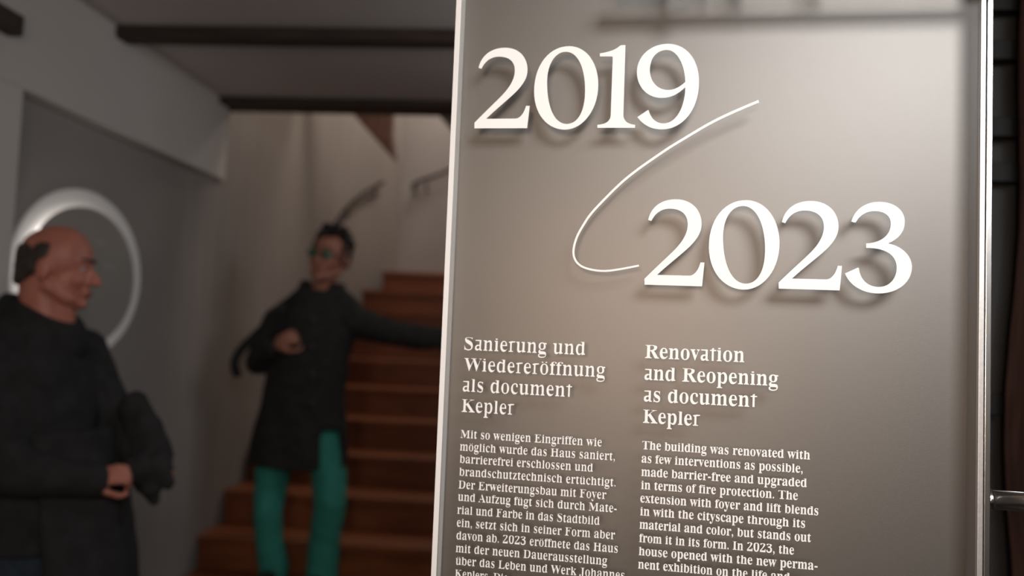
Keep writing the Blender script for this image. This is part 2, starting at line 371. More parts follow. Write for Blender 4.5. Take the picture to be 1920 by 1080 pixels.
# ------------------------------------------------------------------ glyphs
GD = """ 278|
,219|59,-118 124,-84 163,-32 176,26 167,77 143,111 105,123 63,107 46,66 60,26 95,10 93,-50 59,-99
-323|283,267 40,267 40,174 283,174
.219|109,111 67,93 49,51 67,9 109,-9 151,9 169,51 151,93
0559|280,-10 223,-5 175,10 135,36 102,71 77,114 58,165 44,223 37,288 34,359 37,430 44,494 58,552 77,603 102,645 135,679 175,704 224,719 281,724 335,719 382,704 422,679 454,645 480,602 500,552 514,493 522,429 525,358 522,287 514,223 500,165 480,114 454,71 421,36 381,10 334,-5;280,55 326,75 353,135 362,195 368,270 370,358 368,446 362,520 353,580 327,639 281,659 234,639 207,580 197,520 191,446 189,358 191,270 197,195 207,135 234,75
1559|97,0 97,53 179,53 202,57 217,67 226,87 229,118 229,619 193,577 160,544 130,522 100,515 78,520 59,535 46,559 42,589 74,599 110,613 150,634 196,666 266,718 378,718 378,118 380,90 388,70 403,57 429,53 510,53 510,0
2559|35,0 35,103 183,254 221,294 253,331 278,365 306,412 324,457 334,503 337,553 332,602 316,636 291,656 259,663 216,652 188,620 176,586 169,543 167,490 115,496 74,513 48,543 39,589 45,624 64,656 94,684 137,706 172,716 213,722 259,724 328,719 385,704 430,680 462,646 482,606 488,558 485,524 476,490 459,456 434,418 412,391 386,360 355,328 319,291 277,250 230,205 130,110 363,110 392,115 416,128 434,150 446,179 454,210 513,210 508,0
3559|243,-10 196,-8 155,-2 121,7 79,27 50,52 34,80 28,110 34,144 54,168 81,183 113,188 122,132 147,92 186,68 236,60 268,63 297,73 322,91 342,118 355,156 359,207 349,259 319,301 288,322 250,334 204,338 142,338 142,400 208,400 264,410 304,441 327,487 335,547 330,595 314,632 288,655 252,663 220,657 198,640 182,615 173,583 168,546 166,508 111,513 70,530 45,557 36,597 50,646 92,687 135,708 190,720 257,724 323,719 380,705 426,682 460,649 481,609 488,561 483,519 468,481 444,448 412,421 376,398 335,381 375,371 416,355 454,331 485,300 506,258 513,206 507,150 491,104 464,66 430,37 389,16 343,1 294,-7
A650|-13,0 -13,27 14,32 35,45 54,70 73,111 307,694 334,693 572,129 594,83 612,51 633,33 660,27 660,0 341,0 341,27 402,37 422,68 418,88 406,121 376,197 154,197 117,105 114,97 113,88 111,78 111,72 129,38 184,27 190,27 190,0;169,239 360,239 263,475
D738|30,0 30,26 69,32 94,44 106,69 110,111 110,557 105,606 91,634 64,648 22,653 22,678 330,678 440,668 532,639 604,590 655,523 687,439 697,339 657,151 538,38 340,0;331,36 391,44 439,70 476,112 501,171 517,247 522,341 501,510 438,611 332,645 301,641 282,630 274,609 271,573 271,107 274,72 282,50 300,40
E658|21,0 21,25 66,30 93,44 107,72 112,116 112,549 107,603 92,634 66,648 24,653 24,678 594,678 594,476 571,476 559,532 537,575 506,605 465,625 411,637 345,641 317,640 298,638 285,632 277,620 273,603 272,578 272,366 288,366 346,375 386,401 405,428 419,466 429,514 453,514 453,176 428,176 420,230 406,270 386,299 358,318 322,328 276,331 272,331 272,100 276,70 286,52 307,44 343,41 389,43 430,48 466,58 513,79 552,112 585,156 612,213 640,213 599,0
F602|23,0 23,26 66,34 93,50 107,79 111,125 111,558 106,603 92,630 64,645 21,653 21,678 586,678 586,476 562,476 549,532 529,574 501,605 462,626 428,635 389,640 342,642 316,641 298,640 285,635 277,627 272,614 271,593 271,368 283,368 340,377 381,403 400,430 414,468 423,516 450,516 450,176 424,176 415,229 401,270 382,298 341,324 281,333 271,333 271,120 273,88 280,64 292,46 312,35 342,29 382,26 382,0
H779|23,0 23,26 66,32 93,47 107,75 111,120 111,564 106,605 92,631 66,646 24,653 24,678 360,678 360,653 328,649 304,643 288,633 278,618 273,596 271,564 271,373 509,373 509,564 507,596 502,618 493,633 477,643 453,649 420,653 420,678 755,678 755,653 712,646 686,632 673,606 669,564 669,120 673,77 686,49 712,33 755,26 755,0 420,0 420,26 463,32 490,46 504,73 509,120 509,329 271,329 271,120 276,75 289,47 316,32 360,26 360,0
I388|20,0 20,26 63,34 91,48 107,72 112,112 112,576 107,614 94,636 66,648 20,653 20,678 364,678 364,653 319,648 292,636 277,614 272,576 272,115 274,87 279,66 289,50 307,39 332,31 366,26 366,0
J492|162,-97 117,-93 77,-80 43,-60 17,-33 0,-1 -5,34 0,66 16,91 39,106 66,111 95,106 118,92 133,70 138,41 135,19 126,-2 117,-19 114,-29 124,-52 156,-60 187,-54 207,-37 217,-8 220,32 220,546 218,582 212,609 200,628 182,640 155,648 118,653 118,678 468,678 468,653 436,649 412,642 396,630 387,612 382,584 380,546 380,132 356,5 283,-72
K760|24,0 24,26 68,32 94,47 108,75 112,120 112,564 107,605 94,632 67,647 25,653 25,678 361,678 361,653 329,649 305,643 289,633 279,618 274,596 272,564 272,348 478,556 509,593 519,623 498,646 433,653 433,678 723,678 723,653 710,653 650,640 584,601 513,537 403,424 690,69 708,50 725,37 746,29 773,26 773,0 418,0 418,26 438,26 456,27 469,28 479,31 493,40 497,51 490,70 471,98 297,318 272,295 272,120 276,75 290,47 317,32 361,26 361,0
L635|23,0 23,26 66,32 93,47 107,75 111,120 111,564 106,606 92,633 66,647 24,653 24,678 372,678 372,653 336,651 310,646 291,636 280,620 273,596 271,564 271,123 272,92 276,70 284,55 298,46 318,42 348,41 393,43 434,49 469,59 513,83 551,119 572,149 591,186 609,230 636,230 598,0
M944|21,0 21,26 64,32 92,47 107,74 112,118 112,569 110,598 105,619 95,634 78,644 55,650 22,653 22,678 275,678 472,212 669,678 919,678 919,653 878,645 852,630 839,604 834,563 834,127 836,90 841,64 851,45 866,35 888,29 918,26 918,0 589,0 589,26 621,30 644,37 660,48 670,66 675,90 677,124 677,594 429,0 402,0 157,579 157,119 162,72 178,44 207,30 252,26 252,0
R704|23,0 23,26 66,32 93,47 107,75 111,120 111,564 106,605 92,631 66,646 24,653 24,678 323,678 415,673 489,658 547,634 588,599 613,554 621,498 604,425 553,370 469,333 643,75 659,53 674,38 690,29 712,26 715,26 715,0 504,0 300,316 271,316 271,120 276,75 289,47 316,32 360,26 360,0;271,348 303,348 370,357 417,385 436,414 448,452 452,500 439,579 400,626 334,642 301,639 282,629 274,609 271,574
S581|64,-16 64,235 93,235 112,169 136,115 166,74 202,45 244,28 293,22 344,30 383,54 407,89 415,133 406,174 379,209 335,238 242,284 189,313 147,344 115,376 92,411 78,450 74,494 81,551 100,600 131,639 172,669 220,688 275,694 307,692 342,687 379,679 420,667 434,664 440,662 446,662 467,670 477,694 505,694 505,475 480,475 462,528 437,573 406,610 370,639 330,656 289,662 243,655 208,635 186,604 178,566 185,530 204,501 236,476 281,451 377,406 431,377 473,347 502,315 521,280 532,242 535,198 527,138 505,86 468,43 418,12 378,-3 334,-12 286,-15 261,-14 236,-12 211,-7 187,1 164,9 146,14 134,17 126,18 112,16 103,11 97,0 91,-16
T630|137,0 137,26 183,31 212,46 227,74 232,120 232,645 222,645 173,640 131,625 97,601 71,567 53,524 43,473 16,473 16,678 611,678 611,472 586,472 558,568 496,626 400,645 392,645 392,120 397,73 412,45 440,31 488,26 488,0
W910|254,-16 48,585 36,615 22,636 4,648 -23,653 -23,678 269,678 269,653 242,650 223,643 212,630 209,611 212,587 220,555 332,228 448,525 426,594 414,623 398,640 375,648 341,653 341,678 654,678 654,653 602,643 585,613 587,598 594,575 706,247 805,550 814,582 817,605 813,627 801,641 780,649 749,653 749,678 929,678 929,653 904,644 885,627 870,601 856,565 664,-16 637,-16 470,460 283,-16
a512|379,-15 321,2 298,52 250,16 198,-6 142,-13 96,-6 60,17 38,51 30,94 37,135 59,172 95,203 146,230 213,257 296,283 296,359 292,395 278,420 255,435 220,440 171,432 155,408 159,399 169,382 180,363 183,344 178,320 164,300 142,288 115,284 87,289 66,302 53,324 49,352 55,385 74,415 103,439 141,458 188,470 241,474 305,470 356,457 392,435 416,404 431,363 436,313 436,93 437,72 439,59 444,53 453,51 464,54 477,62 490,41 456,10 419,-9;225,50 240,53 259,61 278,75 296,94 296,252 229,225 189,183 176,125 188,69
b537|64,-17 64,578 62,616 55,638 39,648 12,654 12,678 206,678 206,415 241,448 282,467 329,474 379,467 422,445 459,411 486,365 499,329 506,290 509,247 506,198 496,153 480,112 459,75 433,44 402,19 366,0 328,-11 286,-15 242,-9 198,10 156,42 79,-17;272,21 317,34 345,73 356,115 363,170 365,238 363,294 356,339 344,374 316,406 274,417 252,413 231,402 215,383 206,360 206,102 222,41
c437|232,-15 178,-7 129,16 88,53 56,101 41,139 32,179 29,223 32,270 43,313 60,353 82,388 110,417 143,442 179,460 218,471 260,475 324,467 373,444 403,409 413,365 409,340 397,321 377,308 352,304 307,321 292,373 292,381 293,389 294,397 294,404 284,433 252,442 205,424 176,370 167,279 171,212 183,157 204,114 248,71 304,57 356,70 404,107 424,90 369,32 305,-3
d551|208,-15 159,-7 116,16 79,52 52,99 39,136 32,176 29,219 32,268 40,313 54,354 83,405 121,443 166,466 217,474 261,468 299,449 332,417 332,597 328,623 316,640 294,650 262,654 262,678 475,678 475,112 477,81 484,61 498,48 526,41 526,16 469,13 404,2 332,-15 332,58 300,17 258,-7;255,42 278,47 300,62 320,84 332,113 332,360 324,383 307,402 284,414 259,418 219,406 194,372 183,335 177,287 175,228 177,171 183,123 193,87 218,53
e448|229,-15 174,-7 126,16 86,52 55,102 41,142 32,186 29,234 32,279 41,320 56,358 88,406 130,443 179,466 234,474 287,468 333,449 371,417 399,374 415,321 421,258 421,247 174,247 189,145 230,83 297,63 335,70 370,92 402,128 424,108 370,40 305,-1;173,286 300,286 300,320 297,375 288,413 269,435 240,442 203,427 180,380 173,303
f318|22,0 22,24 44,27 59,33 68,41 74,52 77,72 78,109 78,412 24,412 24,462 78,462 78,526 83,575 99,616 126,648 162,673 206,687 259,692 315,685 357,664 383,632 392,595 388,567 375,546 356,533 334,529 310,533 291,544 279,560 275,582 278,603 287,626 289,630 292,635 293,640 294,644 288,656 268,660 243,655 229,640 222,615 220,581 220,462 303,462 303,412 220,412 220,97 224,60 235,38 258,28 297,24 297,0
g487|217,-209 158,-206 109,-197 71,-181 34,-149 21,-111 41,-68 102,-38 52,-1 35,45 42,80 63,110 99,138 152,164 86,200 46,251 33,316 40,360 59,399 90,430 130,454 179,469 234,474 292,469 347,453 472,453 472,399 399,399 425,354 434,303 428,262 411,225 384,195 348,172 305,158 256,153 245,153 234,154 222,155 211,155 187,151 168,141 154,125 150,106 165,81 210,73 261,73 310,72 351,67 386,60 424,43 450,19 465,-14 470,-55 463,-100 441,-137 406,-168 356,-191 293,-204;234,185 264,193 284,217 294,257 297,314 294,371 284,411 264,434 234,442 204,434 185,411 174,371 170,314 174,257 185,217 204,193;239,-173 324,-165 375,-140 392,-98 387,-76 371,-62 344,-54 305,-51 144,-51 118,-77 109,-108 117,-133 141,-154 181,-168
h567|27,0 27,24 52,28 67,38 75,56 78,83 78,594 76,621 68,639 53,650 28,655 28,678 220,678 220,397 261,440 308,465 362,474 434,456 478,403 492,315 492,83 495,56 502,39 517,28 541,24 541,0 301,0 301,24 308,24 340,39 350,83 350,323 348,359 341,384 327,399 302,404 258,390 220,350 220,83 222,56 230,39 244,28 268,24 268,0
i295|150,539 121,544 96,560 80,585 75,614 80,644 96,668 121,685 150,690 179,685 204,668 220,644 225,614 220,585 203,560 179,544;27,0 27,24 52,29 68,38 75,55 78,83 78,375 76,406 70,424 55,433 30,437 31,462 221,462 221,83 223,56 230,39 244,29 268,24 268,0
k534|26,0 26,24 52,29 68,39 75,56 78,83 78,592 76,621 70,640 56,649 30,654 31,678 220,678 220,251 338,369 357,393 363,414 350,431 311,437 306,437 306,462 514,462 514,437 459,423 409,387 331,311 515,51 536,31 560,24 560,0 314,0 314,24 323,24 348,30 356,47 353,59 345,73 242,219 220,200 220,83 222,57 230,39 244,29 268,24 268,0
l297|27,0 27,24 52,29 68,38 75,55 78,83 78,592 76,620 70,639 56,650 30,654 30,678 221,678 221,83 223,56 230,39 244,29 268,24 268,0
m825|27,0 27,24 52,28 67,38 75,56 78,83 78,377 75,404 68,422 53,434 28,438 28,462 218,462 218,394 258,438 303,465 353,474 412,465 453,436 477,389 519,436 567,465 622,474 693,456 736,403 750,315 750,83 752,56 760,39 774,28 798,24 798,0 562,0 562,24 586,28 600,39 608,57 610,83 610,323 608,359 601,384 587,399 562,404 520,391 483,353 483,83 485,57 493,39 507,28 530,24 530,0 297,0 297,24 320,28 335,39 343,57 345,83 345,323 343,358 336,384 322,399 297,404 254,390 218,350 218,83 220,57 227,40 241,29 264,24 264,0
n567|27,0 27,24 52,28 67,38 75,56 78,83 78,377 75,404 68,422 53,434 28,438 28,462 220,462 220,398 260,440 308,466 362,474 434,456 478,403 492,315 492,83 495,56 502,39 517,28 541,24 541,0 301,0 301,24 308,24 340,39 350,83 350,323 348,359 341,384 327,399 302,404 258,390 220,350 220,83 222,56 230,39 244,28 268,24 268,0
o501|251,-15 209,-11 170,-1 135,17 90,55 56,104 40,143 31,185 28,229 31,275 40,317 56,356 90,405 135,443 189,466 250,474 311,466 365,443 410,406 444,357 459,318 469,276 472,229 469,183 459,141 444,102 410,53 366,16 312,-7;251,17 287,27 311,58 319,84 324,121 326,170 327,229 325,307 319,365 309,403 286,435 251,445 214,434 191,403 182,365 176,307 174,230 175,170 178,122 183,84 191,58 215,27
p553|26,-207 26,-184 46,-181 60,-174 69,-164 75,-150 77,-129 78,-95 78,362 76,400 69,422 55,433 29,439 29,462 213,462 213,391 247,438 291,466 343,475 393,467 436,444 472,407 499,360 511,322 518,282 521,238 518,191 511,148 498,108 470,56 434,18 389,-7 338,-15 292,-8 253,13 220,48 220,-86 222,-121 226,-147 235,-165 248,-175 268,-181 294,-183 294,-207;291,42 330,54 356,88 367,125 374,172 376,230 374,286 368,332 359,369 335,403 296,414 254,398 220,350 220,102 249,57
q542|260,-207 260,-183 297,-179 318,-170 329,-152 333,-124 333,43 298,11 257,-8 211,-14 161,-7 117,15 80,50 53,96 40,132 33,171 30,214 33,263 43,308 59,349 81,386 107,416 138,442 192,467 253,475 298,469 341,450 383,419 460,477 476,477 476,-124 479,-151 486,-169 501,-179 527,-183 527,-207;266,44 288,48 309,59 325,77 333,100 333,359 317,419 267,439 223,427 195,389 183,349 176,297 174,232 176,174 183,126 195,90 223,56
r428|27,0 27,24 52,29 68,38 75,55 78,83 78,375 76,406 69,425 55,433 30,437 31,462 217,462 217,375 245,417 279,448 313,468 347,474 384,469 410,453 426,428 431,396 427,370 414,349 394,336 369,331 346,334 330,344 319,357 308,372 296,383 281,387 261,380 241,360 227,327 222,286 222,83 226,55 237,38 258,28 294,24 294,0
s429|225,-15 181,-9 129,9 120,12 109,13 89,6 76,-13 53,-13 53,157 79,157 99,101 129,58 167,31 209,22 242,26 266,40 281,60 286,87 272,125 232,156 159,193 114,221 81,252 62,288 55,328 65,386 96,433 128,456 165,470 210,475 227,474 247,471 270,465 296,458 307,456 312,454 317,454 332,459 343,475 363,475 363,330 340,330 320,378 293,413 259,434 222,441 194,437 173,426 160,408 156,386 160,364 172,346 191,330 218,315 285,282 329,255 360,226 377,189 383,141 378,96 364,58 340,27 307,4 269,-10
t340|184,-14 133,-7 98,16 79,53 72,106 72,415 30,415 30,446 68,483 102,517 131,550 167,593 192,631 215,631 215,462 309,462 309,415 215,415 215,122 217,95 223,76 233,64 250,60 282,73 307,111 331,98 294,36 245,-2
u558|195,-15 136,-5 97,26 81,57 71,96 68,144 68,369 66,399 59,420 43,433 17,438 17,462 211,462 211,110 214,87 225,69 241,57 263,53 305,64 340,98 340,369 337,401 329,422 312,434 282,438 282,462 482,462 482,104 485,76 493,58 509,49 536,44 536,19 478,15 412,4 340,-15 340,60 312,29 277,5 238,-10
v456|212,-15 57,369 44,397 33,418 18,432 -4,437 -4,462 244,462 244,438 232,438 202,431 192,411 192,405 194,399 275,182 351,376 357,394 359,405 345,430 303,438 303,462 454,462 454,439 430,430 414,415 401,393 387,362 238,-15
w647|182,-15 25,394 18,411 9,424 -2,432 -16,437 -16,462 206,462 206,437 189,435 178,431 172,423 170,411 170,404 172,396 174,386 178,376 248,189 314,350 299,396 291,417 282,430 270,436 250,439 250,462 481,462 481,437 450,430 440,411 440,406 441,401 442,395 443,390 500,210 569,381 574,397 576,410 573,422 566,430 551,435 530,439 530,462 663,462 663,439 645,435 633,424 623,406 613,384 453,-15 430,-15 332,293 208,-15
x475|7,0 7,22 51,44 92,84 183,203 64,392 36,424 6,437 6,462 251,462 251,438 220,433 209,417 212,406 222,387 273,306 333,382 345,400 349,415 346,425 338,432 323,436 299,438 299,462 463,462 463,441 421,421 378,378 295,274 434,54 443,42 451,32 461,26 475,23 475,0 231,0 231,24 251,25 265,29 273,36 276,45 272,64 258,88 205,170 145,91 131,68 126,51 137,29 170,22 175,22 175,0
y447|78,-209 43,-203 15,-186 -4,-159 -10,-125 -6,-100 7,-79 27,-64 53,-59 76,-63 95,-74 107,-91 111,-113 111,-117 111,-121 110,-125 110,-130 115,-143 128,-147 147,-138 170,-110 182,-90 193,-66 201,-39 209,-7 54,373 45,394 37,410 29,421 23,428 12,435 -5,437 -7,437 -7,462 241,462 241,437 217,435 202,431 194,423 191,409 192,404 193,397 195,390 198,382 276,177 343,359 348,374 352,387 353,398 354,408 351,422 342,431 325,436 302,437 302,462 446,462 446,437 427,432 413,418 400,394 386,361 241,-36 216,-97 193,-143 168,-174 142,-195 113,-205
z436|19,0 19,21 250,428 191,428 143,422 108,404 83,372 65,322 39,322 47,462 409,462 409,433 187,37 227,37 288,44 332,65 363,103 387,160 411,160 399,0"""
G = {}
for ln in GD.split('\n'):
    if '|' not in ln: continue
    h, b = ln.split('|')
    G[h[0]] = (int(h[1:]), [[tuple(map(int, p.split(','))) for p in s.split()] for s in b.split(';') if s])
def circ(x, y, r, n=10): return [(x+r*cos(2*pi*k/n), y+r*sin(2*pi*k/n)) for k in range(n)]
for u_, b_ in (('ö', 'o'), ('ü', 'u')):
    a, ps = G[b_]; cxm = a/2
    G[u_] = (a, ps + [circ(cxm-95, 600, 52), circ(cxm+95, 600, 52)])
HG = dict(G)
HG['r'] = (385, [[(25,0),(25,26),(92,42),(92,385),(22,418),(22,440),(190,474),(385,474),(378,436),(205,410),(205,42),(285,26),(285,0)]])
HG['t'] = (330, [[(112,0),(112,425),(12,438),(12,462),(112,474),(112,585),(222,650),(222,474),(335,470),(328,430),(222,425),(222,0)]])
HG['a'] = (450, [[(50,436),(50,466),(240,474),(380,474),(380,52),(440,24),(440,0),(300,-6),(272,42),(215,0),(150,-12),(78,8),(34,64),(34,140),(66,204),(140,244),(265,258),(265,424)],
                 [(265,215),(195,198),(158,165),(150,120),(165,80),(205,62),(265,88)]])
HG['i'] = (295, [max(G['i'][1], key=len), [(85,555),(205,555),(205,672),(85,672)]])
HG['ö'] = (G['o'][0], G['o'][1] + [[(105,560),(205,560),(205,655),(105,655)], [(295,560),(395,560),(395,655),(295,655)]])
def area2(p): return sum(p[i][0]*p[(i+1)%len(p)][1]-p[(i+1)%len(p)][0]*p[i][1] for i in range(len(p)))
def inside(pt, poly):
    c = False; x, y = pt
    for i in range(len(poly)):
        (x1, y1), (x2, y2) = poly[i], poly[i-1]
        if (y1 > y) != (y2 > y) and x < (x2-x1)*(y-y1)/(y2-y1)+x1: c = not c
    return c
def adjust(ps, dx, dy, xh):
    out = []
    for i, p in enumerate(ps):
        hole = any(j != i and inside(p[0], q) for j, q in enumerate(ps))
        if (area2(p) < 0) != hole: p = p[::-1]            # outers counter-clockwise, holes clockwise
        n = len(p); q = []
        for k in range(n):
            a, b, c_ = p[k-1], p[k], p[(k+1) % n]
            v = Vector((b[0]-a[0], b[1]-a[1])); w_ = Vector((c_[0]-b[0], c_[1]-b[1]))
            nn = Vector((v.y, -v.x)).normalized() + Vector((w_.y, -w_.x)).normalized()
            if nn.length > .3: nn.normalize()
            q.append((b[0]+nn.x*dx, b[1]+nn.y*dy))
        out.append([(x, y*xh if y < 474 else 474*xh + (y-474)*(1-474*(xh-1)/204) if y > 0 else y) for x, y in q])
    return out
GC = {}
def fill(polys):
    cu = bpy.data.curves.new('g', 'CURVE'); cu.dimensions = '2D'; cu.fill_mode = 'FRONT'
    for q in polys:
        spn = cu.splines.new('POLY'); spn.points.add(len(q)-1); spn.use_cyclic_u = True
        for i, (x, y) in enumerate(q): spn.points[i].co = (x/1000, y/1000, 0, 1)
    o = bpy.data.objects.new('g', cu); COL.objects.link(o)
    dg = bpy.context.evaluated_depsgraph_get(); me = bpy.data.meshes.new_from_object(o.evaluated_get(dg))
    r = [(v.co.x*1000, v.co.y*1000) for v in me.vertices], [list(f.vertices) for f in me.polygons]
    bpy.data.objects.remove(o); bpy.data.curves.remove(cu); bpy.data.meshes.remove(me); return r
def text_mesh(name, s, em, x0, z0, x1, table, dx, dy, xh, label):
    adv = 0; runs = []
    for ch in s:
        a, ps = table[ch]; runs.append((adv, ps)); adv += a
    first = min(p[0] for q in runs[0][1] for p in q) if runs[0][1] else 0
    last = runs[-1][0] + max(p[0] for q in runs[-1][1] for p in q)
    kx = (x1-x0)/((last-first)*em/1000)
    V, Fc = [], []
    for (a, ps), ch in zip(runs, s):
        if not ps: continue
        key = (ch, id(table), dx, dy, xh)
        if key not in GC: GC[key] = fill(adjust(ps, dx, dy, xh))
        vs, fs = GC[key]; n0 = len(V)
        V += [((x+a-first)*em/1000*kx, 0, y*em/1000) for x, y in vs]; Fc += [[i+n0 for i in f] for f in fs]
    me = bpy.data.meshes.new(name); me.from_pydata(V, [], Fc); me.transform(Matrix.Translation((x0, -.0004, z0))); me.update()
    return link(name, me, ink, pan, label=label), kx
def L(px, py):
    s, z = onpanel(px, py); return s-sL, z
caps = [(870.2, 655.9, 23.4), (863.3, 820.8, 14.6)]
EMH, EMB = [(L(x, y-h)[1]-L(x, y)[1])/.678 for x, y, h in caps]
lines_h = [("Sanierung und", 870.2,655.9,1097.4,665.3), ("Wiedereröffnung", 869.1,694.5,1134.7,707.4), ("als document", 867.1,733.6,1072.8,744.2), ("Kepler", 865,772,963.9,777.5),
 ("Renovation", 1209.2,671.2,1395.6,678.9), ("and Reopening", 1208.1,711.8,1458.9,723.5), ("as document", 1206.8,752.3,1419.5,763.3), ("Kepler", 1205.3,792.9,1312.5,798.1)]
lines_b = [("Mit so wenigen Eingriffen wie",863.3,820.8,1128.3,836.9),("möglich wurde das Haus saniert,",862.2,843.9,1152.8,863.9),("barrierefrei erschlossen und",861.7,866.9,1111.7,885),
 ("brandschutztechnisch ertüchtigt.",860.8,890.8,1154.2,912.8),("Der Erweiterungsbau mit Foyer",859.4,915,1136.9,936.4),("und Aufzug fügt sich durch Mate-",858.6,938.9,1156.4,960.6),
 ("rial und Farbe in das Stadtbild",857.2,962.8,1124.2,984.2),("ein, setzt sich in seiner Form aber",856.4,986.4,1153.3,1011.9),("davon ab. 2023 eröffnete das Haus",855.6,1010.3,1158.3,1036.9),
 ("mit der neuen Dauerausstellung",854.4,1035,1138.3,1059.2),("über das Leben und Werk Johannes",854.2,1058.6,1170.8,1086.4),("Keplers. Die",852.8,1082.2,952,1092),
 ("The building was renovated with",1204.1,842.3,1518.6,861.2),("as few interventions as possible,",1202.8,867.4,1504.8,886.1),("made barrier-free and upgraded",1202.3,892.6,1512.6,912.8),
 ("in terms of fire protection. The",1202,917.2,1495.7,936.9),("extension with foyer and lift blends",1200.4,941.8,1534.1,965.9),("in with the cityscape through its",1200.2,966.2,1509.2,989.3),
 ("material and color, but stands out",1198.9,991.3,1520.4,1015.7),("from it in its form. In 2023, the",1198.4,1016,1488.5,1039.8),("house opened with the new perma-",1197.6,1041.1,1532.6,1068.3),
 ("nent exhibition on the life and",1196.3,1066.3,1480.7,1089.5)]
for i, (s, x0, y0, x1, y1) in enumerate(lines_h):
    a, b = L(x0, y0), L(x1, y1); bold = i >= 4
    o, kx = text_mesh('heading_line', s, EMH, a[0], (a[1]+b[1])/2, b[0], HG, -8 if bold else -20, 7 if bold else 5, 1.19, 'white heading line reading "%s"' % s)
for i, (s, x0, y0, x1, y1) in enumerate(lines_b):
    a, b = L(x0, y0), L(x1, y1); bold = i >= 12
    o, kx = text_mesh('text_line', s, EMB, a[0], (a[1]+b[1])/2, b[0], G, 0 if bold else -14, 8 if bold else 6, 1.18, 'white text line reading "%s"' % s)
# ------------------------------------------------------------------ large numerals: outlines in a drawing, scaled on to the pane
D2 = "M102,336 C130,210 230,116 395,116 C540,116 638,215 638,355 C638,450 585,520 520,590 C430,680 290,790 185,894 L505,891 C560,890 600,830 622,752 L662,752 L634,996 L57,998 L57,938 C200,790 300,700 370,625 C450,540 499,450 499,365 C499,270 440,214 330,214 C240,214 175,260 134,346 Z"
D0 = "M710,595 C710,300 880,99 1095,99 C1290,99 1412,290 1412,515 C1412,800 1240,1012 1045,1012 C860,1012 710,850 710,595 Z M852,500 C852,300 935,160 1060,160 C1190,160 1268,340 1268,580 C1268,790 1200,950 1066,950 C930,950 852,760 852,500 Z"
D1 = "M425,87 L390,88 C365,88 355,105 335,118 C285,150 220,166 145,178 L145,211 L270,211 C283,211 286,216 286,230 L264,840 C264,900 240,950 118,960 L118,992 L529,992 L531,960 C440,950 402,910 402,845 Z"
D9 = "M555,875 L670,798 L680,800 C700,890 760,944 840,944 C980,944 1075,770 1080,548 C1000,620 930,665 820,665 C660,665 550,540 550,385 C550,200 710,73 890,73 C1090,73 1230,240 1230,490 C1230,780 1060,1009 825,1009 C700,1009 620,960 555,875 Z M1080,490 C1075,300 990,140 880,140 C765,140 692,230 692,360 C692,480 770,578 890,578 C960,578 1020,545 1080,490 Z"
D3 = "M808,280 C840,160 950,75 1095,75 C1260,75 1363,165 1363,280 C1363,390 1290,465 1190,507 C1340,535 1437,640 1437,750 C1437,910 1290,1026 1095,1026 C920,1026 790,940 742,818 L878,757 C886,762 888,765 888,775 C905,890 985,958 1095,958 C1205,958 1279,870 1279,760 C1279,630 1170,553 962,553 L962,507 C1120,500 1218,420 1218,300 C1218,220 1150,172 1050,172 C960,172 895,215 855,288 L838,290 Z"
def path(d):
    out, cur = [], []
    for tok in d.replace('M', '|M').replace('C', '|C').replace('L', '|L').replace('Z', '|Z').split('|'):
        tok = tok.strip()
        if not tok: continue
        v = [tuple(map(float, p.split(','))) for p in tok[1:].split()]
        if tok[0] == 'M': cur = [v[0]]
        elif tok[0] == 'L': cur.append(v[0])
        elif tok[0] == 'C':
            a = cur[-1]
            for k in range(1, 15):
                t = k/14; m_ = 1-t
                cur.append(tuple(m_**3*a[j]+3*m_*m_*t*v[0][j]+3*m_*t*t*v[1][j]+t**3*v[2][j] for j in (0, 1)))
        else:
            if abs(cur[0][0]-cur[-1][0])+abs(cur[0][1]-cur[-1][1]) < 1e-3: cur.pop()
            out.append(cur)
    return out
def plate(name, polys, label, ext=.00015):
    cu = bpy.data.curves.new(name, 'CURVE'); cu.dimensions = '2D'; cu.fill_mode = 'BOTH'; cu.extrude = ext
    for q in polys:
        spn = cu.splines.new('POLY'); spn.points.add(len(q)-1); spn.use_cyclic_u = True
        for i, (x, y) in enumerate(q): spn.points[i].co = (x, y, 0, 1)
    o = bpy.data.objects.new(name, cu); COL.objects.link(o)
    dg = bpy.context.evaluated_depsgraph_get(); me = bpy.data.meshes.new_from_object(o.evaluated_get(dg))
    bpy.data.objects.remove(o); me.transform(Matrix.Translation((0, -.0006, 0)) @ Matrix.Rotation(pi/2, 4, 'X'))
    return link(name, me, ink, pan, label=label)
def tomap(sc, ox, oy): return lambda p: L(ox+p[0]/sc, oy+p[1]/sc)
mA, mB, mC = tomap(5.839, 880, 70), tomap(5.839, 1100, 70), tomap(5.537, 1450, 365)
g2 = [[mA(p) for p in q] for q in path(D2)]; g0_ = [[mA(p) for p in q] for q in path(D0)]
g1_ = [[mB(p) for p in q] for q in path(D1)]; g9 = [[mB(p) for p in q] for q in path(D9)]; g3 = [[mC(p) for p in q] for q in path(D3)]
def bbox(g):
    P = [p for q in g for p in q]; return min(p[0] for p in P), min(p[1] for p in P), max(p[0] for p in P), max(p[1] for p in P)
def fit(g, l, b, r, t):                                   # same numeral, set again at its printed place
    a = bbox(g); return [[(l+(x-a[0])/(a[2]-a[0])*(r-l), b+(y-a[1])/(a[3]-a[1])*(t-b)) for x, y in q] for q in g]
def P5(x, y): return L(1195+x/5.537, 365+y/5.537)
def P6(x, y): return L(1450+x/5.537, 365+y/5.537)
plate('numeral', g2, 'large white numeral 2 starting 2019'); plate('numeral', g0_, 'large white numeral 0 in 2019')
plate('numeral', g1_, 'large white numeral 1 in 2019'); plate('numeral', g9, 'large white numeral 9 ending 2019')
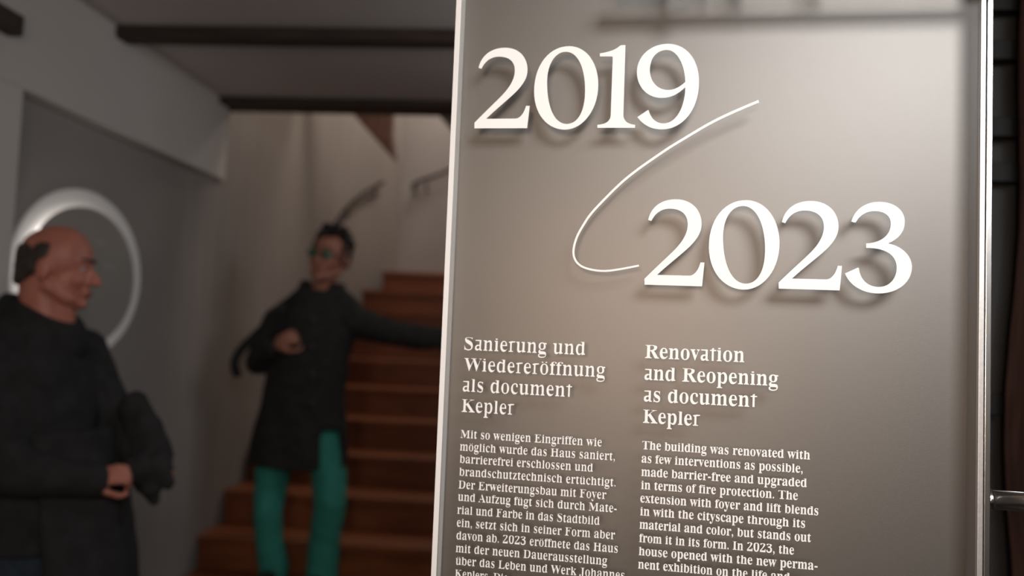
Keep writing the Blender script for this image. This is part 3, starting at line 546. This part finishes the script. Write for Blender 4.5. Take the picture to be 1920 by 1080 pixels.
plate('numeral', fit(g2, P5(72, 936)[0], P5(72, 936)[1], P5(697, 706)[0], P5(405, 49)[1]), 'large white numeral 2 starting 2023')
plate('numeral', fit(g0_, P5(743, 520)[0], P5(1105, 987)[1], P5(1475, 500)[0], P5(1130, 58)[1]), 'large white numeral 0 in 2023')
plate('numeral', fit(g2, P6(52, 975)[0], P6(52, 977)[1], P6(712, 740)[0], P6(390, 66)[1]), 'large white numeral 2 next to last in 2023')
plate('numeral', g3, 'large white numeral 3 ending 2023')
fl = [(1422.5,190),(1401,199),(1359,217.5),(1323,236),(1287,257.5),(1255,277),(1224,298),(1195,318.5),(1167,341),(1138,369),(1109,400),(1094,422),(1082,444),(1075.5,468),(1078,486),(1090,499),(1111,506),(1136,508),(1164,504.5),(1198,498)]
fp = smoothpts([(*L(*p), 0) for p in fl], 5)
lft, rgt = [], []
for i, p in enumerate(fp):
    t = (fp[min(i+1, len(fp)-1)]-fp[max(i-1, 0)]).normalized(); hw = .00155 - .0005*i/len(fp)
    lft.append((p.x-t.y*hw, p.y+t.x*hw)); rgt.append((p.x+t.y*hw, p.y-t.x*hw))
plate('curved_line', [lft+rgt[::-1]], 'thin white curved line joining the two years', .0001)
# ------------------------------------------------------------------ unseen bar added above the panel to cast a soft shadow on the plate
tr = thing('shade_bar', 'unseen black bar with small clips, added to shade the plate', 'shadow caster', (0, 0, 0))
LS = LA
def occl(px, py, k_=.036):
    x, z = L(px, py); q = ploc(x, DEP, z); return q + (LS-q)*k_
a_, b_ = occl(1100, 24), occl(1800, 6)
def bar(name, p, q, r, par): return tube(name, [p, (p+q)/2, q], r, darkm, par, 8)
bar('shade_rod', a_, b_ + (b_-a_)*.5, .0095, tr)
for px, ln in ((1225, 46), (1366, 34), (1520, 28)):
    t0, t1 = occl(px, 10), occl(px, ln); bar('clip', t0 + (t0-t1).normalized()*.03, t1, .006, tr)
    if px == 1225: bar('clip_body', t0, t1, .010, tr)
for q in (a_+(b_-a_)*.3, a_+(b_-a_)*1.4): bar('hanger', q, Vector((q.x, q.y, CEIL)), .003, tr)
# spot lamps
def lampbody(loc, to, lab):
    loc = Vector(loc); d = (Vector(to)-loc).normalized(); t = thing('spot_lamp', lab, 'spotlight', loc, group='panel spotlights')
    tube('lamp_head', [-d*.10, -d*.098, -d*.012, -d*.01], .115, darkm, t, 20)
    tube('stem', [-d*.1, Vector((-d.x*.1, -d.y*.1, CEIL-loc.z-.0))], .006, darkm, t, 8)
dLA = (ploc(.40, 0, 1.55)-LA).normalized()
ql = thing('softbox_lamp', 'square hanging softbox lamp aimed at the panel', 'lamp', LA)
lb_ = box('housing', (-.48, -.31, .004), (.48, .31, .05), darkm, ql, bev=.006); lb_.rotation_euler = dLA.to_track_quat('-Z', 'Y').to_euler()
tube('stem', [-dLA*.03, Vector((-dLA.x*.05, -dLA.y*.05, CEIL-LA.z-.012))], .01, darkm, ql, 8)
ww = thing('glow_lamp', 'warm square lamp added behind the camera for the plate glow', 'lamp', LW)
wb_ = box('housing', (-.18, -.18, .004), (.18, .18, .05), darkm, ww, bev=.004); wb_.rotation_euler = (ploc(.1, 0, 1.5)-LW).to_track_quat('-Z', 'Y').to_euler()
tube('stand_pole', [Vector((0, -.06, .0)), Vector((0, -.06, -LW.z))], .012, darkm, ww, 8)
lampbody(LB, ploc(.30, 0, 1.50), 'black ceiling spotlight aimed at the left of the panel')
# ================================================================== PEOPLE
def ell(bm, c, rad, axes=None, seg=20):
    A = axes or (Vector((1,0,0)), Vector((0,1,0)), Vector((0,0,1)))
    Mx = Matrix((A[0], A[1], A[2])).transposed().to_4x4(); Mx.translation = Vector(c)
    bmesh.ops.create_uvsphere(bm, u_segments=seg, v_segments=seg//2+2, radius=1, matrix=Mx @ Matrix.Diagonal((*rad, 1)))
def cone(bm, p0, p1, r0, r1, flat=1, fax=None, n=16):
    """round-ended tapered limb; flat<1 squashes it along fax"""
    p0, p1 = Vector(p0), Vector(p1); t = (p1-p0); Ln = t.length; t.normalize()
    a = (fax - t*fax.dot(t)).normalized() if fax is not None else t.cross(Vector((0,0,1)) if abs(t.z) < .9 else Vector((1,0,0))).normalized()
    b = t.cross(a); rings = []
    prof = [(-r0*cos(x*pi/8), r0*sin(x*pi/8)) for x in range(1, 4)] + [(Ln*q/4, r0+(r1-r0)*q/4) for q in range(5)] + [(Ln+r1*sin(x*pi/8), r1*cos(x*pi/8)) for x in range(1, 4)]
    for (h, r) in prof: rings.append([bm.verts.new(p0 + t*h + (a*cos(2*pi*k/n)*flat + b*sin(2*pi*k/n))*r) for k in range(n)])
    for q, s in zip(rings, rings[1:]):
        for k in range(n): bm.faces.new((q[k], q[(k+1)%n], s[(k+1)%n], s[k]))
    bm.faces.new(rings[0][::-1]); bm.faces.new(rings[-1])
def chain(bm, pts, rads, flat=1, fax=None):
    for i in range(len(pts)-1): cone(bm, pts[i], pts[i+1], rads[i], rads[i+1], flat, fax)
def loft(bm, rings, n=28, sq=2.3):
    """closed stack of (centre, rx, ry, rot) super-ellipse rings"""
    rs = []
    for (c, rx, ry, rot) in rings:
        c = Vector(c); row = []
        for k in range(n):
            t = 2*pi*k/n; cx_, sy_ = cos(t), sin(t); q = (abs(cx_)**sq + abs(sy_)**sq)**(-1/sq)
            x, y = rx*cx_*q, ry*sy_*q; row.append(bm.verts.new(c + Vector((x*cos(rot)-y*sin(rot), x*sin(rot)+y*cos(rot), 0))))
        rs.append(row)
    for q, s in zip(rs, rs[1:]):
        for k in range(n): bm.faces.new((q[k], q[(k+1)%n], s[(k+1)%n], s[k]))
    bm.faces.new(rs[0][::-1]); bm.faces.new(rs[-1])
def shell(bm, rings, a0, a1, th, n=40):
    """open coat skirt: thick wall swept from angle a0 to a1 (degrees), rings of (centre, rx, ry)"""
    O, I = [], []
    for (c, rx, ry) in rings:
        c = Vector(c); ro, ri = [], []
        for k in range(n+1):
            t = R(a0 + (a1-a0)*k/n); wv = 1 + .035*sin(t*7+c.z*4)
            ro.append(bm.verts.new(c + Vector((rx*wv*cos(t), ry*wv*sin(t), 0)))); ri.append(bm.verts.new(c + Vector(((rx*wv-th)*cos(t), (ry*wv-th)*sin(t), 0))))
        O.append(ro); I.append(ri)
    m_ = len(rings)
    for i in range(m_-1):
        for k in range(n):
            bm.faces.new((O[i][k], O[i][k+1], O[i+1][k+1], O[i+1][k])); bm.faces.new((I[i][k], I[i+1][k], I[i+1][k+1], I[i][k+1]))
        bm.faces.new((O[i][0], O[i+1][0], I[i+1][0], I[i][0])); bm.faces.new((O[i][n], I[i][n], I[i+1][n], O[i+1][n]))
    for k in range(n):
        bm.faces.new((O[0][k], I[0][k], I[0][k+1], O[0][k+1])); bm.faces.new((O[-1][k], O[-1][k+1], I[-1][k+1], I[-1][k]))
def organic(name, build, m, parent, voxel=.006, smooth=4, fold=0, fscale=8, label=None):
    """union of overlapping forms as one continuous surface"""
    bm = bmesh.new(); build(bm); bmesh.ops.recalc_face_normals(bm, faces=bm.faces)
    me = bpy.data.meshes.new(name); bm.to_mesh(me); bm.free()
    o = bpy.data.objects.new(name, me); COL.objects.link(o)
    md = o.modifiers.new('r', 'REMESH'); md.mode = 'VOXEL'; md.voxel_size = voxel; md.use_smooth_shade = True
    if smooth: s_ = o.modifiers.new('s', 'SMOOTH'); s_.factor = .5; s_.iterations = smooth
    dg = bpy.context.evaluated_depsgraph_get(); me2 = bpy.data.meshes.new_from_object(o.evaluated_get(dg)); bpy.data.objects.remove(o)
    if fold:
        me2.update()
        nr = [v.normal.copy() for v in me2.vertices]
        for v, nn in zip(me2.vertices, nr):
            c = v.co; d = noise.noise(Vector((c.x*fscale, c.y*fscale, c.z*fscale*.45))) + .5*noise.noise(c*fscale*2.3)
            v.co = c + nn*d*fold
    for p in me2.polygons: p.use_smooth = True
    me2.name = name
    off = parent.matrix_world if False else None
    me2.transform(Matrix.Rotation(-parent.rotation_euler.z, 4, 'Z') @ Matrix.Translation(-parent.location))
    return link(name, me2, m, parent, label=label)
def headforms(bm, c, r, f, u, S=1, nose=1.0):
    ax = (r, f, u)
    def p(a, b, d): return c + (r*a + f*b + u*d)*S
    def e(a, b, d, *rr): ell(bm, p(a, b, d), [x*S for x in rr], ax)
    e(0, -.012, .028, .076, .098, .092); e(0, .030, -.035, .062, .066, .083); e(0, .042, -.088, .043, .046, .033)
    cone(bm, p(0, .094, .004), p(0, .094+.026*nose, -.034), .008*S, .0145*S)
    for s in (-1, 1):
        e(s*.012, .105, -.038, .010, .012, .009); e(s*.079, -.012, -.012, .009, .021, .034); e(s*.036, .068, -.034, .024, .024, .022)
        cone(bm, p(s*.012, .092, .021), p(s*.048, .076, .022), .0085*S, .008*S)
        cone(bm, p(s*.055, .0, -.06), p(s*.035, .05, -.09), .022*S, .02*S)
    cone(bm, p(-.02, .096, -.066), p(.02, .096, -.066), .007*S, .007*S); cone(bm, p(-.017, .093, -.077), p(.017, .093, -.077), .007*S, .007*S)
    e(0, .080, -.102, .022, .018, .017)
def faceparts(par, c, r, f, u, S, lashes=True):
    def p(a, b, d): return c + (r*a + f*b + u*d)*S
    inv = Matrix.Rotation(-par.rotation_euler.z, 4, 'Z') @ Matrix.Translation(-par.location)
    def sm(name, fn, m, parent=par, label=None):
        bm = bmesh.new(); fn(bm); bmesh.ops.recalc_face_normals(bm, faces=bm.faces); me = bpy.data.meshes.new(name); bm.to_mesh(me); bm.free()
        me.transform(inv)
        for q in me.polygons: q.use_smooth = True
        return link(name, me, m, parent, label=label)
    for s in (-1, 1):
        o = sm('eye', lambda bm: ell(bm, p(s*.032, .0805, .001), (.012*S, .010*S, .0062*S), (r, f, u), 12), eyew)
        sm('pupil', lambda bm: ell(bm, p(s*.032, .0895, .001), (.005*S, .002*S, .005*S), (r, f, u), 10), pupil, o)
        sm('eyebrow', lambda bm: cone(bm, p(s*.014, .101, .028), p(s*.050, .083, .030), .0045*S, .0035*S), hair1)
    sm('mouth', lambda bm: cone(bm, p(-.021, .0995, -.0715), p(.021, .0995, -.0715), .0042*S, .0042*S), lipm)
    return sm, p
def hand(bm, wrist, d, palmn, S=1, curl=.5, side=1, grip=False):
    """palm and five fingers; d runs wrist to knuckles, palmn leaves the palm, side puts the thumb"""
    d = Vector(d).normalized(); palmn = Vector(palmn); palmn = (palmn - d*palmn.dot(d)).normalized(); x = d.cross(palmn).normalized()*side
    wrist = Vector(wrist)
    ell(bm, wrist + d*.045*S, (.040*S, .052*S, .017*S), (x, d, palmn))
    for i, (ox, ln) in enumerate(((.030, .9), (.010, 1.0), (-.010, .95), (-.028, .76))):
        k0 = wrist + (d*.085 + x*ox)*S; seg = [.040*ln, .026*ln, .020*ln]; a = 0; pts = [wrist + (d*.05 + x*ox*.8)*S, k0]
        for j, sg_ in enumerate(seg):
            a += curl*(1.1 if j else .8); pts.append(pts[-1] + (d*cos(a) + palmn*sin(a) + x*ox*.8*(0 if grip else 1))*sg_*S)
        chain(bm, pts, [.010*S, .0098*S, .0088*S, .008*S, .007*S])
    t0 = wrist + (d*.02 + x*.025)*S; t1 = t0 + (d*.028 + x*.028 + palmn*.012)*S; t2 = t1 + (d*.026 + x*.008 + palmn*.018*(1+curl))*S; t3 = t2 + (d*.020 - x*.010*curl + palmn*.014)*S
    chain(bm, [t0, t1, t2, t3], [.014*S, .012*S, .0105*S, .009*S])
X, Y, Z = Vector((1,0,0)), Vector((0,1,0)), Vector((0,0,1))
# ------------------------------------------------------------------ the man in teal trousers, on the first step
YM = 4.22; ZS = RS
def A(px, py, dy=0): 
    q = W(px, py, YM); q.y += dy; return q
man = thing('person', 'man in black coat, teal trousers and glasses standing on the stairs, arm stretched out', 'person', (A(560, 900).x, YM, ZS))
hc = A(621, 482, -.03)
hr = Vector((.97, -.16, -.12)).normalized()
hf = Vector((-.17, -.97, .02)).normalized(); hf = (hf-hr*hf.dot(hr)).normalized(); hu = hr.cross(hf).normalized()
if hu.z < 0: hu = -hu
HS = 1.12
elbL = A(486, 678, .0); fistw = A(543, 648, -.20); shL = A(521, 604, .0); shR = A(662, 604, .0)
elbR = A(742, 626, -.03); wriR = A(838, 640, -.02)
handR = Vector((STR-.02, wriR.y, A(850, 640).z))
wriR = Vector((STR-.205, wriR.y, handR.z))
hipL, hipR = A(540, 812), A(602, 812)
kneL, kneR = A(508, 955, -.05), A(626, 940, -.06)
ankL = Vector((A(512, 1060).x, YM+.03, ZS+.09)); ankR = Vector((A(606, 1060).x, YM-.02, ZS+.09))
def body2(bm):
    headforms(bm, hc, hr, hf, hu, HS)
    cone(bm, hc-hu*.06-hf*.015, A(596, 565, .02), .056, .062)
    pel = A(570, 790); ch = A(588, 620)
    loft(bm, [(A(572, 815), .13, .09, 0), (pel, .165, .105, 0), (A(574, 735), .145, .10, 0), (A(582, 670), .155, .105, 0), (ch, .165, .115, 0), (A(592, 582), .15, .09, 0), (A(595, 565), .08, .07, 0)])
    cone(bm, A(594, 588), shL, .065, .055); cone(bm, A(594, 588), shR, .065, .055)
    chain(bm, [shL, elbL, fistw+(elbL-fistw).normalized()*.03], [.055, .042, .028]); chain(bm, [shR, elbR, wriR], [.055, .042, .028])
    chain(bm, [hipL, A(513, 880, -.01), kneL, ankL], [.075, .068, .052, .04]); chain(bm, [hipR, A(617, 865, -.02), kneR, ankR], [.075, .070, .055, .04])
    for a in (ankL, ankR): cone(bm, a+Vector((0, .02, -.045)), a+Vector((0, -.15, -.055)), .035, .028)
    hand(bm, fistw, Vector((.8, -.15, .5)), Vector((.25, .9, -.1)), 1.0, 1.15, -1, True)
    hand(bm, wriR, Vector((1, -.1, .25)), Vector((.5, 0, -1)), 1.0, .18, 1)
organic('body', body2, skin2, man, .005, 3)
sm, hp = faceparts(man, hc, hr, hf, hu, HS)
def hair2(bm):
    random.seed(3)
    for i in range(90):
        th = random.uniform(0, 2*pi); ph = random.uniform(0, 1)
        x, y, z = cos(th)*(1-ph*ph)**.5, sin(th)*(1-ph*ph)**.5, ph
        if y > .15 and z < .62: continue
        q = hc + (hr*x*.078 + hf*(y*.098-.014) + hu*(z*.092+.036))*HS
        ell(bm, q, [random.uniform(.021, .031)]*3, seg=8)
    for i in range(46):                                   # sides and back, above the ears
        th = random.uniform(pi*.90, pi*2.10); zz = random.uniform(-.035, .04)
        ell(bm, hc + (hr*cos(th)*.074 + hf*(sin(th)*.096-.014) + hu*zz)*HS, [random.uniform(.014, .02)]*3, seg=8)
    for i in range(16):                                   # taller curls at the front
        ell(bm, hc + (hr*random.uniform(-.05, .07) + hf*random.uniform(.0, .07) + hu*random.uniform(.115, .135))*HS, [random.uniform(.018, .026)]*3, seg=8)
    for s in (-1, 1):
        cone(bm, hp(s*.072, .02, .05), hp(s*.073, .012, -.01), .013, .008)
organic('hair', hair2, hairm, man, .005, 1, .004, 60, label='short curly black hair')
gl = sm('glasses', lambda bm: [cone(bm, hp(-.011, .112, .004), hp(.011, .112, .004), .002, .002)] + [cone(bm, hp(s*.058, .094, .006), hp(s*.079, -.01, .004), .002, .002) for s in (-1, 1)], nylon)
def rim(bm, s, r0=.0245, r1=.017):
    n = 20; P = [hp(s*.035+r0*cos(2*pi*k/n), .108-abs(r0*cos(2*pi*k/n)*s+.0)*.12-(.006 if cos(2*pi*k/n)*s > 0 else 0), .001+r1*sin(2*pi*k/n)) for k in range(n)]
    for k in range(n): cone(bm, P[k], P[(k+1) % n], .002, .002, n=6)
def lens(bm, s):
    n = 20; P = [bm.verts.new(hp(s*.035+.0235*cos(2*pi*k/n), .106-(.006 if cos(2*pi*k/n)*s > 0 else 0), .001+.016*sin(2*pi*k/n))) for k in range(n)]
    Q = [bm.verts.new(v.co+hf*.0015) for v in P]; bm.faces.new(P); bm.faces.new(Q[::-1])
    for k in range(n): bm.faces.new((P[k], Q[k], Q[(k+1) % n], P[(k+1) % n]))
for s in (-1, 1):
    sm('rim', lambda bm: rim(bm, s), nylon, gl); sm('lens', lambda bm: lens(bm, s), glintlens, gl, 'lens with a greenish glint in its colour')
def legs2(bm):
    loft(bm, [(A(568, 846), .13, .10, 0), (A(572, 790), .178, .118, 0), (A(574, 745), .165, .118, 0)])
    chain(bm, [hipL, A(513, 880, -.01), kneL, A(508, 1010, -.02), ankL+Vector((0, 0, -.045))], [.098, .088, .070, .068, .078])
    chain(bm, [hipR, A(617, 865, -.02), kneR, A(612, 1010, -.03), ankR+Vector((0, 0, -.045))], [.100, .094, .082, .076, .080])
organic('trousers', legs2, teal, man, .007, 3, .008, 9, label='bright teal trousers')
for a in (ankL, ankR):
    organic('shoe', lambda bm: (cone(bm, a+Vector((0, .045, -.048)), a+Vector((0, -.17, -.052)), .041, .036, .9, Z), ell(bm, a+Vector((0, .0, -.03)), (.045, .07, .05))), shoe, man, .006, 2)
def coat(bm):
    loft(bm, [(A(566, 800), .232, .16, 0), (A(570, 735), .21, .155, 0), (A(580, 670), .205, .155, 0), (A(588, 622), .215, .15, 0), (A(592, 596), .20, .13, 0), (A(595, 574, .01), .155, .115, 0), (A(598, 556, .01), .12, .105, 0), (A(602, 545, .02), .10, .09, 0)], sq=2.2)
    cone(bm, A(576, 556, .02), A(524, 596, .01), .07, .075); cone(bm, A(628, 556, .02), A(660, 592, .01), .07, .075)
    cone(bm, A(590, 606), shL, .09, .084); cone(bm, A(594, 606), shR, .09, .084)
    chain(bm, [shL, elbL, fistw+(elbL-fistw).normalized()*.045], [.085, .072, .05])
    chain(bm, [shR, elbR, wriR-X*.01], [.088, .068, .047])
    shell(bm, [(A(567, 768), .212, .148), (A(566, 800), .236, .166), (A(563, 830), .245, .18), (A(560, 872), .252, .19)], -20, 308, .022)
    # high collar
    shell(bm, [(A(596, 566, .01), .135, .12), (A(600, 548, .02), .122, .11), (A(602, 528, .04), .118, .105)], -58, 238, .03, 26)
organic('coat', coat, blackc, man, .008, 3, .011, 7, label='thigh-length black wool coat with high collar')
# front details of the coat
sm('button', lambda bm: [ell(bm, A(606, y_, -.158-.001), (.011, .005, .011), seg=12) for y_ in (600,)], mat('dull_button', (.06, .06, .06), .4))
for y_ in (650, 700, 750):
    sm('button', lambda bm: ell(bm, A(604, y_, -.160), (.011, .006, .011), seg=12), MATS['dull_button'])
# backpack worn behind the shoulder
bp = thing('backpack', 'black backpack worn on the back of the man on the stairs, strap dangling', 'backpack', A(545, 700, .3))
organic('bag_body', lambda bm: loft(bm, [(A(548, 735, .27), .13, .08, 0), (A(548, 720, .27), .16, .10, 0), (A(548, 640, .27), .165, .10, 0), (A(552, 580, .26), .14, .085, 0), (A(556, 565, .26), .08, .05, 0)]), nylon, bp, .008, 3, .006, 9)
def strapf(pts, wd, th):
    def fn(bm):
        P = smoothpts(pts, 5)
        for a, b in zip(P, P[1:]): cone(bm, a, b, wd, wd, th, Y, n=10)
    return fn
organic('shoulder_strap', strapf([A(535, 600, .14), A(532, 566, .05), A(536, 585, -.09), A(543, 630, -.165), A(553, 655, -.185)], .022, .4), nylon, bp, .006, 2)
organic('dangling_strap', strapf([A(508, 590, .10), A(478, 622, .06), A(450, 655, .02), A(440, 680, .0), A(444, 700, .0)], .026, .7), nylon, bp, .006, 2)
# ------------------------------------------------------------------ the bald man on the left, in profile
YL = 2.38
def B(px, py, dy=0):
    q = W(px, py, YL); q.y += dy; return q
m1 = thing('person', 'bald man in black jacket seen in profile at the far left, looking right', 'person', (B(60, 800).x, YL, 0))
h1 = B(107, 501, 0)
f1 = Vector((.96, .26, -.06)).normalized(); r1 = Vector((.26, -.96, 0)).normalized(); r1 = (r1-f1*r1.dot(f1)).normalized(); u1 = r1.cross(f1).normalized()
if u1.z < 0: u1 = -u1
H1 = .99
nb = B(82, 622, .01)
sn, sf = B(40, 672, -.16), B(88, 664, .18)               # near and far shoulder
en = B(92, 860, -.20); hnw = B(208, 890, -.10)            # near elbow, wrist
ef = B(162, 812, .17); hfw = B(236, 856, .06)
tz = lambda py: B(60, py).z
rotb = .25
def body1(bm):
    headforms(bm, h1, r1, f1, u1, H1, .85); ell(bm, h1 + (f1*.0+u1*.03)*H1, (.078, .096, .095), (r1, f1, u1))
    cone(bm, h1-u1*.05-f1*.030, nb, .066, .078); cone(bm, h1-u1*.075+f1*.02, B(98, 618, .01), .045, .055)
    loft(bm, [(B(62, 1060), .13, .15, rotb), (B(62, 1010), .14, .165, rotb), (B(66, 900), .14, .16, rotb), (B(72, 780), .135, .175, rotb), (B(70, 700), .09, .13, rotb), (B(76, 650), .06, .07, rotb)])
    cone(bm, B(74, 684, 0), sn, .05, .05); cone(bm, B(76, 682, 0), sf, .05, .05)
    chain(bm, [sn, en, hnw-(hnw-en).normalized()*.01], [.06, .046, .030]); chain(bm, [sf, ef, hfw], [.06, .046, .030])
    for dy in (-.09, .10):
        b0 = Vector((B(60, 1000).x, YL+dy, .92)); kn = Vector((b0.x+.03, b0.y, .50)); an = Vector((b0.x-.02, b0.y, .09))
        chain(bm, [b0, kn, an], [.095, .062, .042]); cone(bm, an+Vector((-.02, 0, -.045)), an+Vector((.16, 0, -.055)), .036, .028)
    hand(bm, hnw, Vector((.92, .15, .28)), Vector((.1, .85, -.5)), .82, .9, -1, True)
    hand(bm, hfw, Vector((.8, -.5, -.2)), Vector((.1, .2, -.9)), 1.0, .7, 1, True)
organic('body', body1, skin1, m1, .005, 3)
sm1, hp1 = faceparts(m1, h1, r1, f1, u1, H1)
def hair_b(bm):
    random.seed(5)
    for i in range(330):
        th = random.uniform(pi*.98, pi*2.02) if i % 2 else random.uniform(pi*1.2, pi*1.8)
        back = max(0, -sin(th)); lo = .020 - .072*min(1, back*1.4); hi = .056 - .008*back
        zz = random.uniform(lo, hi)
        ell(bm, h1 + (r1*cos(th)*.067 + f1*(sin(th)*.089-.012) + u1*zz)*H1, [random.uniform(.0115, .0165)]*3, seg=8)
organic('hair', hair_b, hair1, m1, .005, 2, .002, 60, label='dark hair around the back of a bald head')
def jeans1(bm):
    loft(bm, [(B(62, 1075), .14, .17, rotb), (B(62, 1000), .155, .18, rotb), (B(64, 950), .15, .18, rotb)])
    for dy in (-.09, .10):
        b0 = Vector((B(60, 1000).x, YL+dy, .90)); kn = Vector((b0.x+.03, b0.y, .50)); an = Vector((b0.x-.02, b0.y, .05))
        chain(bm, [b0, kn, an], [.112, .082, .070])
organic('trousers', jeans1, jeans, m1, .008, 3, .007, 9, label='dark blue jeans')
for dy in (-.09, .10):
    an = Vector((B(60, 1000).x-.02, YL+dy, .09))
    organic('shoe', lambda bm: (cone(bm, an+Vector((-.045, 0, -.048)), an+Vector((.18, 0, -.052)), .041, .036, .9, Z), ell(bm, an+Vector((0, 0, -.03)), (.07, .045, .05))), shoe, m1, .006, 2)
def jacket1(bm):
    loft(bm, [(B(48, 1012), .19, .215, rotb), (B(50, 950), .19, .215, rotb), (B(52, 850), .185, .205, rotb), (B(60, 760), .172, .205, rotb), (B(68, 690), .14, .195, rotb), (B(72, 645, .0), .10, .14, rotb), (B(80, 610), .08, .09, rotb)], sq=2.2)
    cone(bm, B(72, 676, 0), sn, .09, .086); cone(bm, B(76, 672, 0), sf, .09, .080)
    chain(bm, [sn, en, hnw+(hnw-en).normalized()*.01], [.088, .072, .050]); chain(bm, [sf, ef, hfw-(hfw-ef).normalized()*.02], [.078, .062, .046])
    n_ = 22; rg_ = [B(80, 588, .0) + Vector((.100*cos(2*pi*k/n_), .088*sin(2*pi*k/n_), -.042*cos(2*pi*k/n_)-.004)) for k in range(n_)]
    for k in range(n_): cone(bm, rg_[k], rg_[(k+1) % n_], .022, .022); cone(bm, rg_[k], rg_[k]+Vector((-.006, 0, -.05)), .022, .04)
    ell(bm, B(36, 640), (.13, .17, .10)); cone(bm, B(40, 640), B(60, 600), .11, .085)
organic('jacket', jacket1, blackc2, m1, .008, 3, .011, 6, label='black jacket with stand collar')
# far trouser/coat front, longer scarf ends hanging inside the jacket
organic('jacket_front_flap', lambda bm: shell(bm, [(B(104, 800), .15, .18), (B(112, 880), .165, .18), (B(122, 960), .175, .19), (B(126, 1100), .185, .20), (B(124, 1160), .18, .19)], -75, 75, .03, 26), blackc2, m1, .009, 3, .01, 7)
# garment held in his hands
gm = thing('held_jacket', 'rumpled black garment hanging from the hands of the man at left', 'garment', B(275, 860))
def garm(bm):
    chain(bm, [B(212, 888, -.105), B(232, 890, -.07), B(262, 880, .0)], [.017, .026, .05]); chain(bm, [B(218, 770, .10), B(246, 818, .08), B(270, 868, .04), B(284, 915, .0)], [.05, .062, .062, .028], .75, Y)
    chain(bm, [B(262, 850, .05), B(300, 872, .02), B(330, 879, .0)], [.055, .036, .006], .6, Y)
    chain(bm, [B(238, 850, .06), B(262, 905, .03), B(290, 938, .0)], [.05, .040, .012], .6, Y)
    chain(bm, [B(296, 880), B(312, 900), B(316, 915)], [.045, .026, .008], .6, Y)
organic('cloth', garm, blackc2, gm, .006, 3, .010, 14)
# ------------------------------------------------------------------ out-of-frame room lamps (bodies for the area lights)
tag(box('ceiling_light', (-.7, .8, CEIL-.03), (.3, 1.8, CEIL-.002), mat('lamp_housing', (.7, .7, .7), .5), bev=.004), 'square white ceiling light above the camera', 'ceiling light')
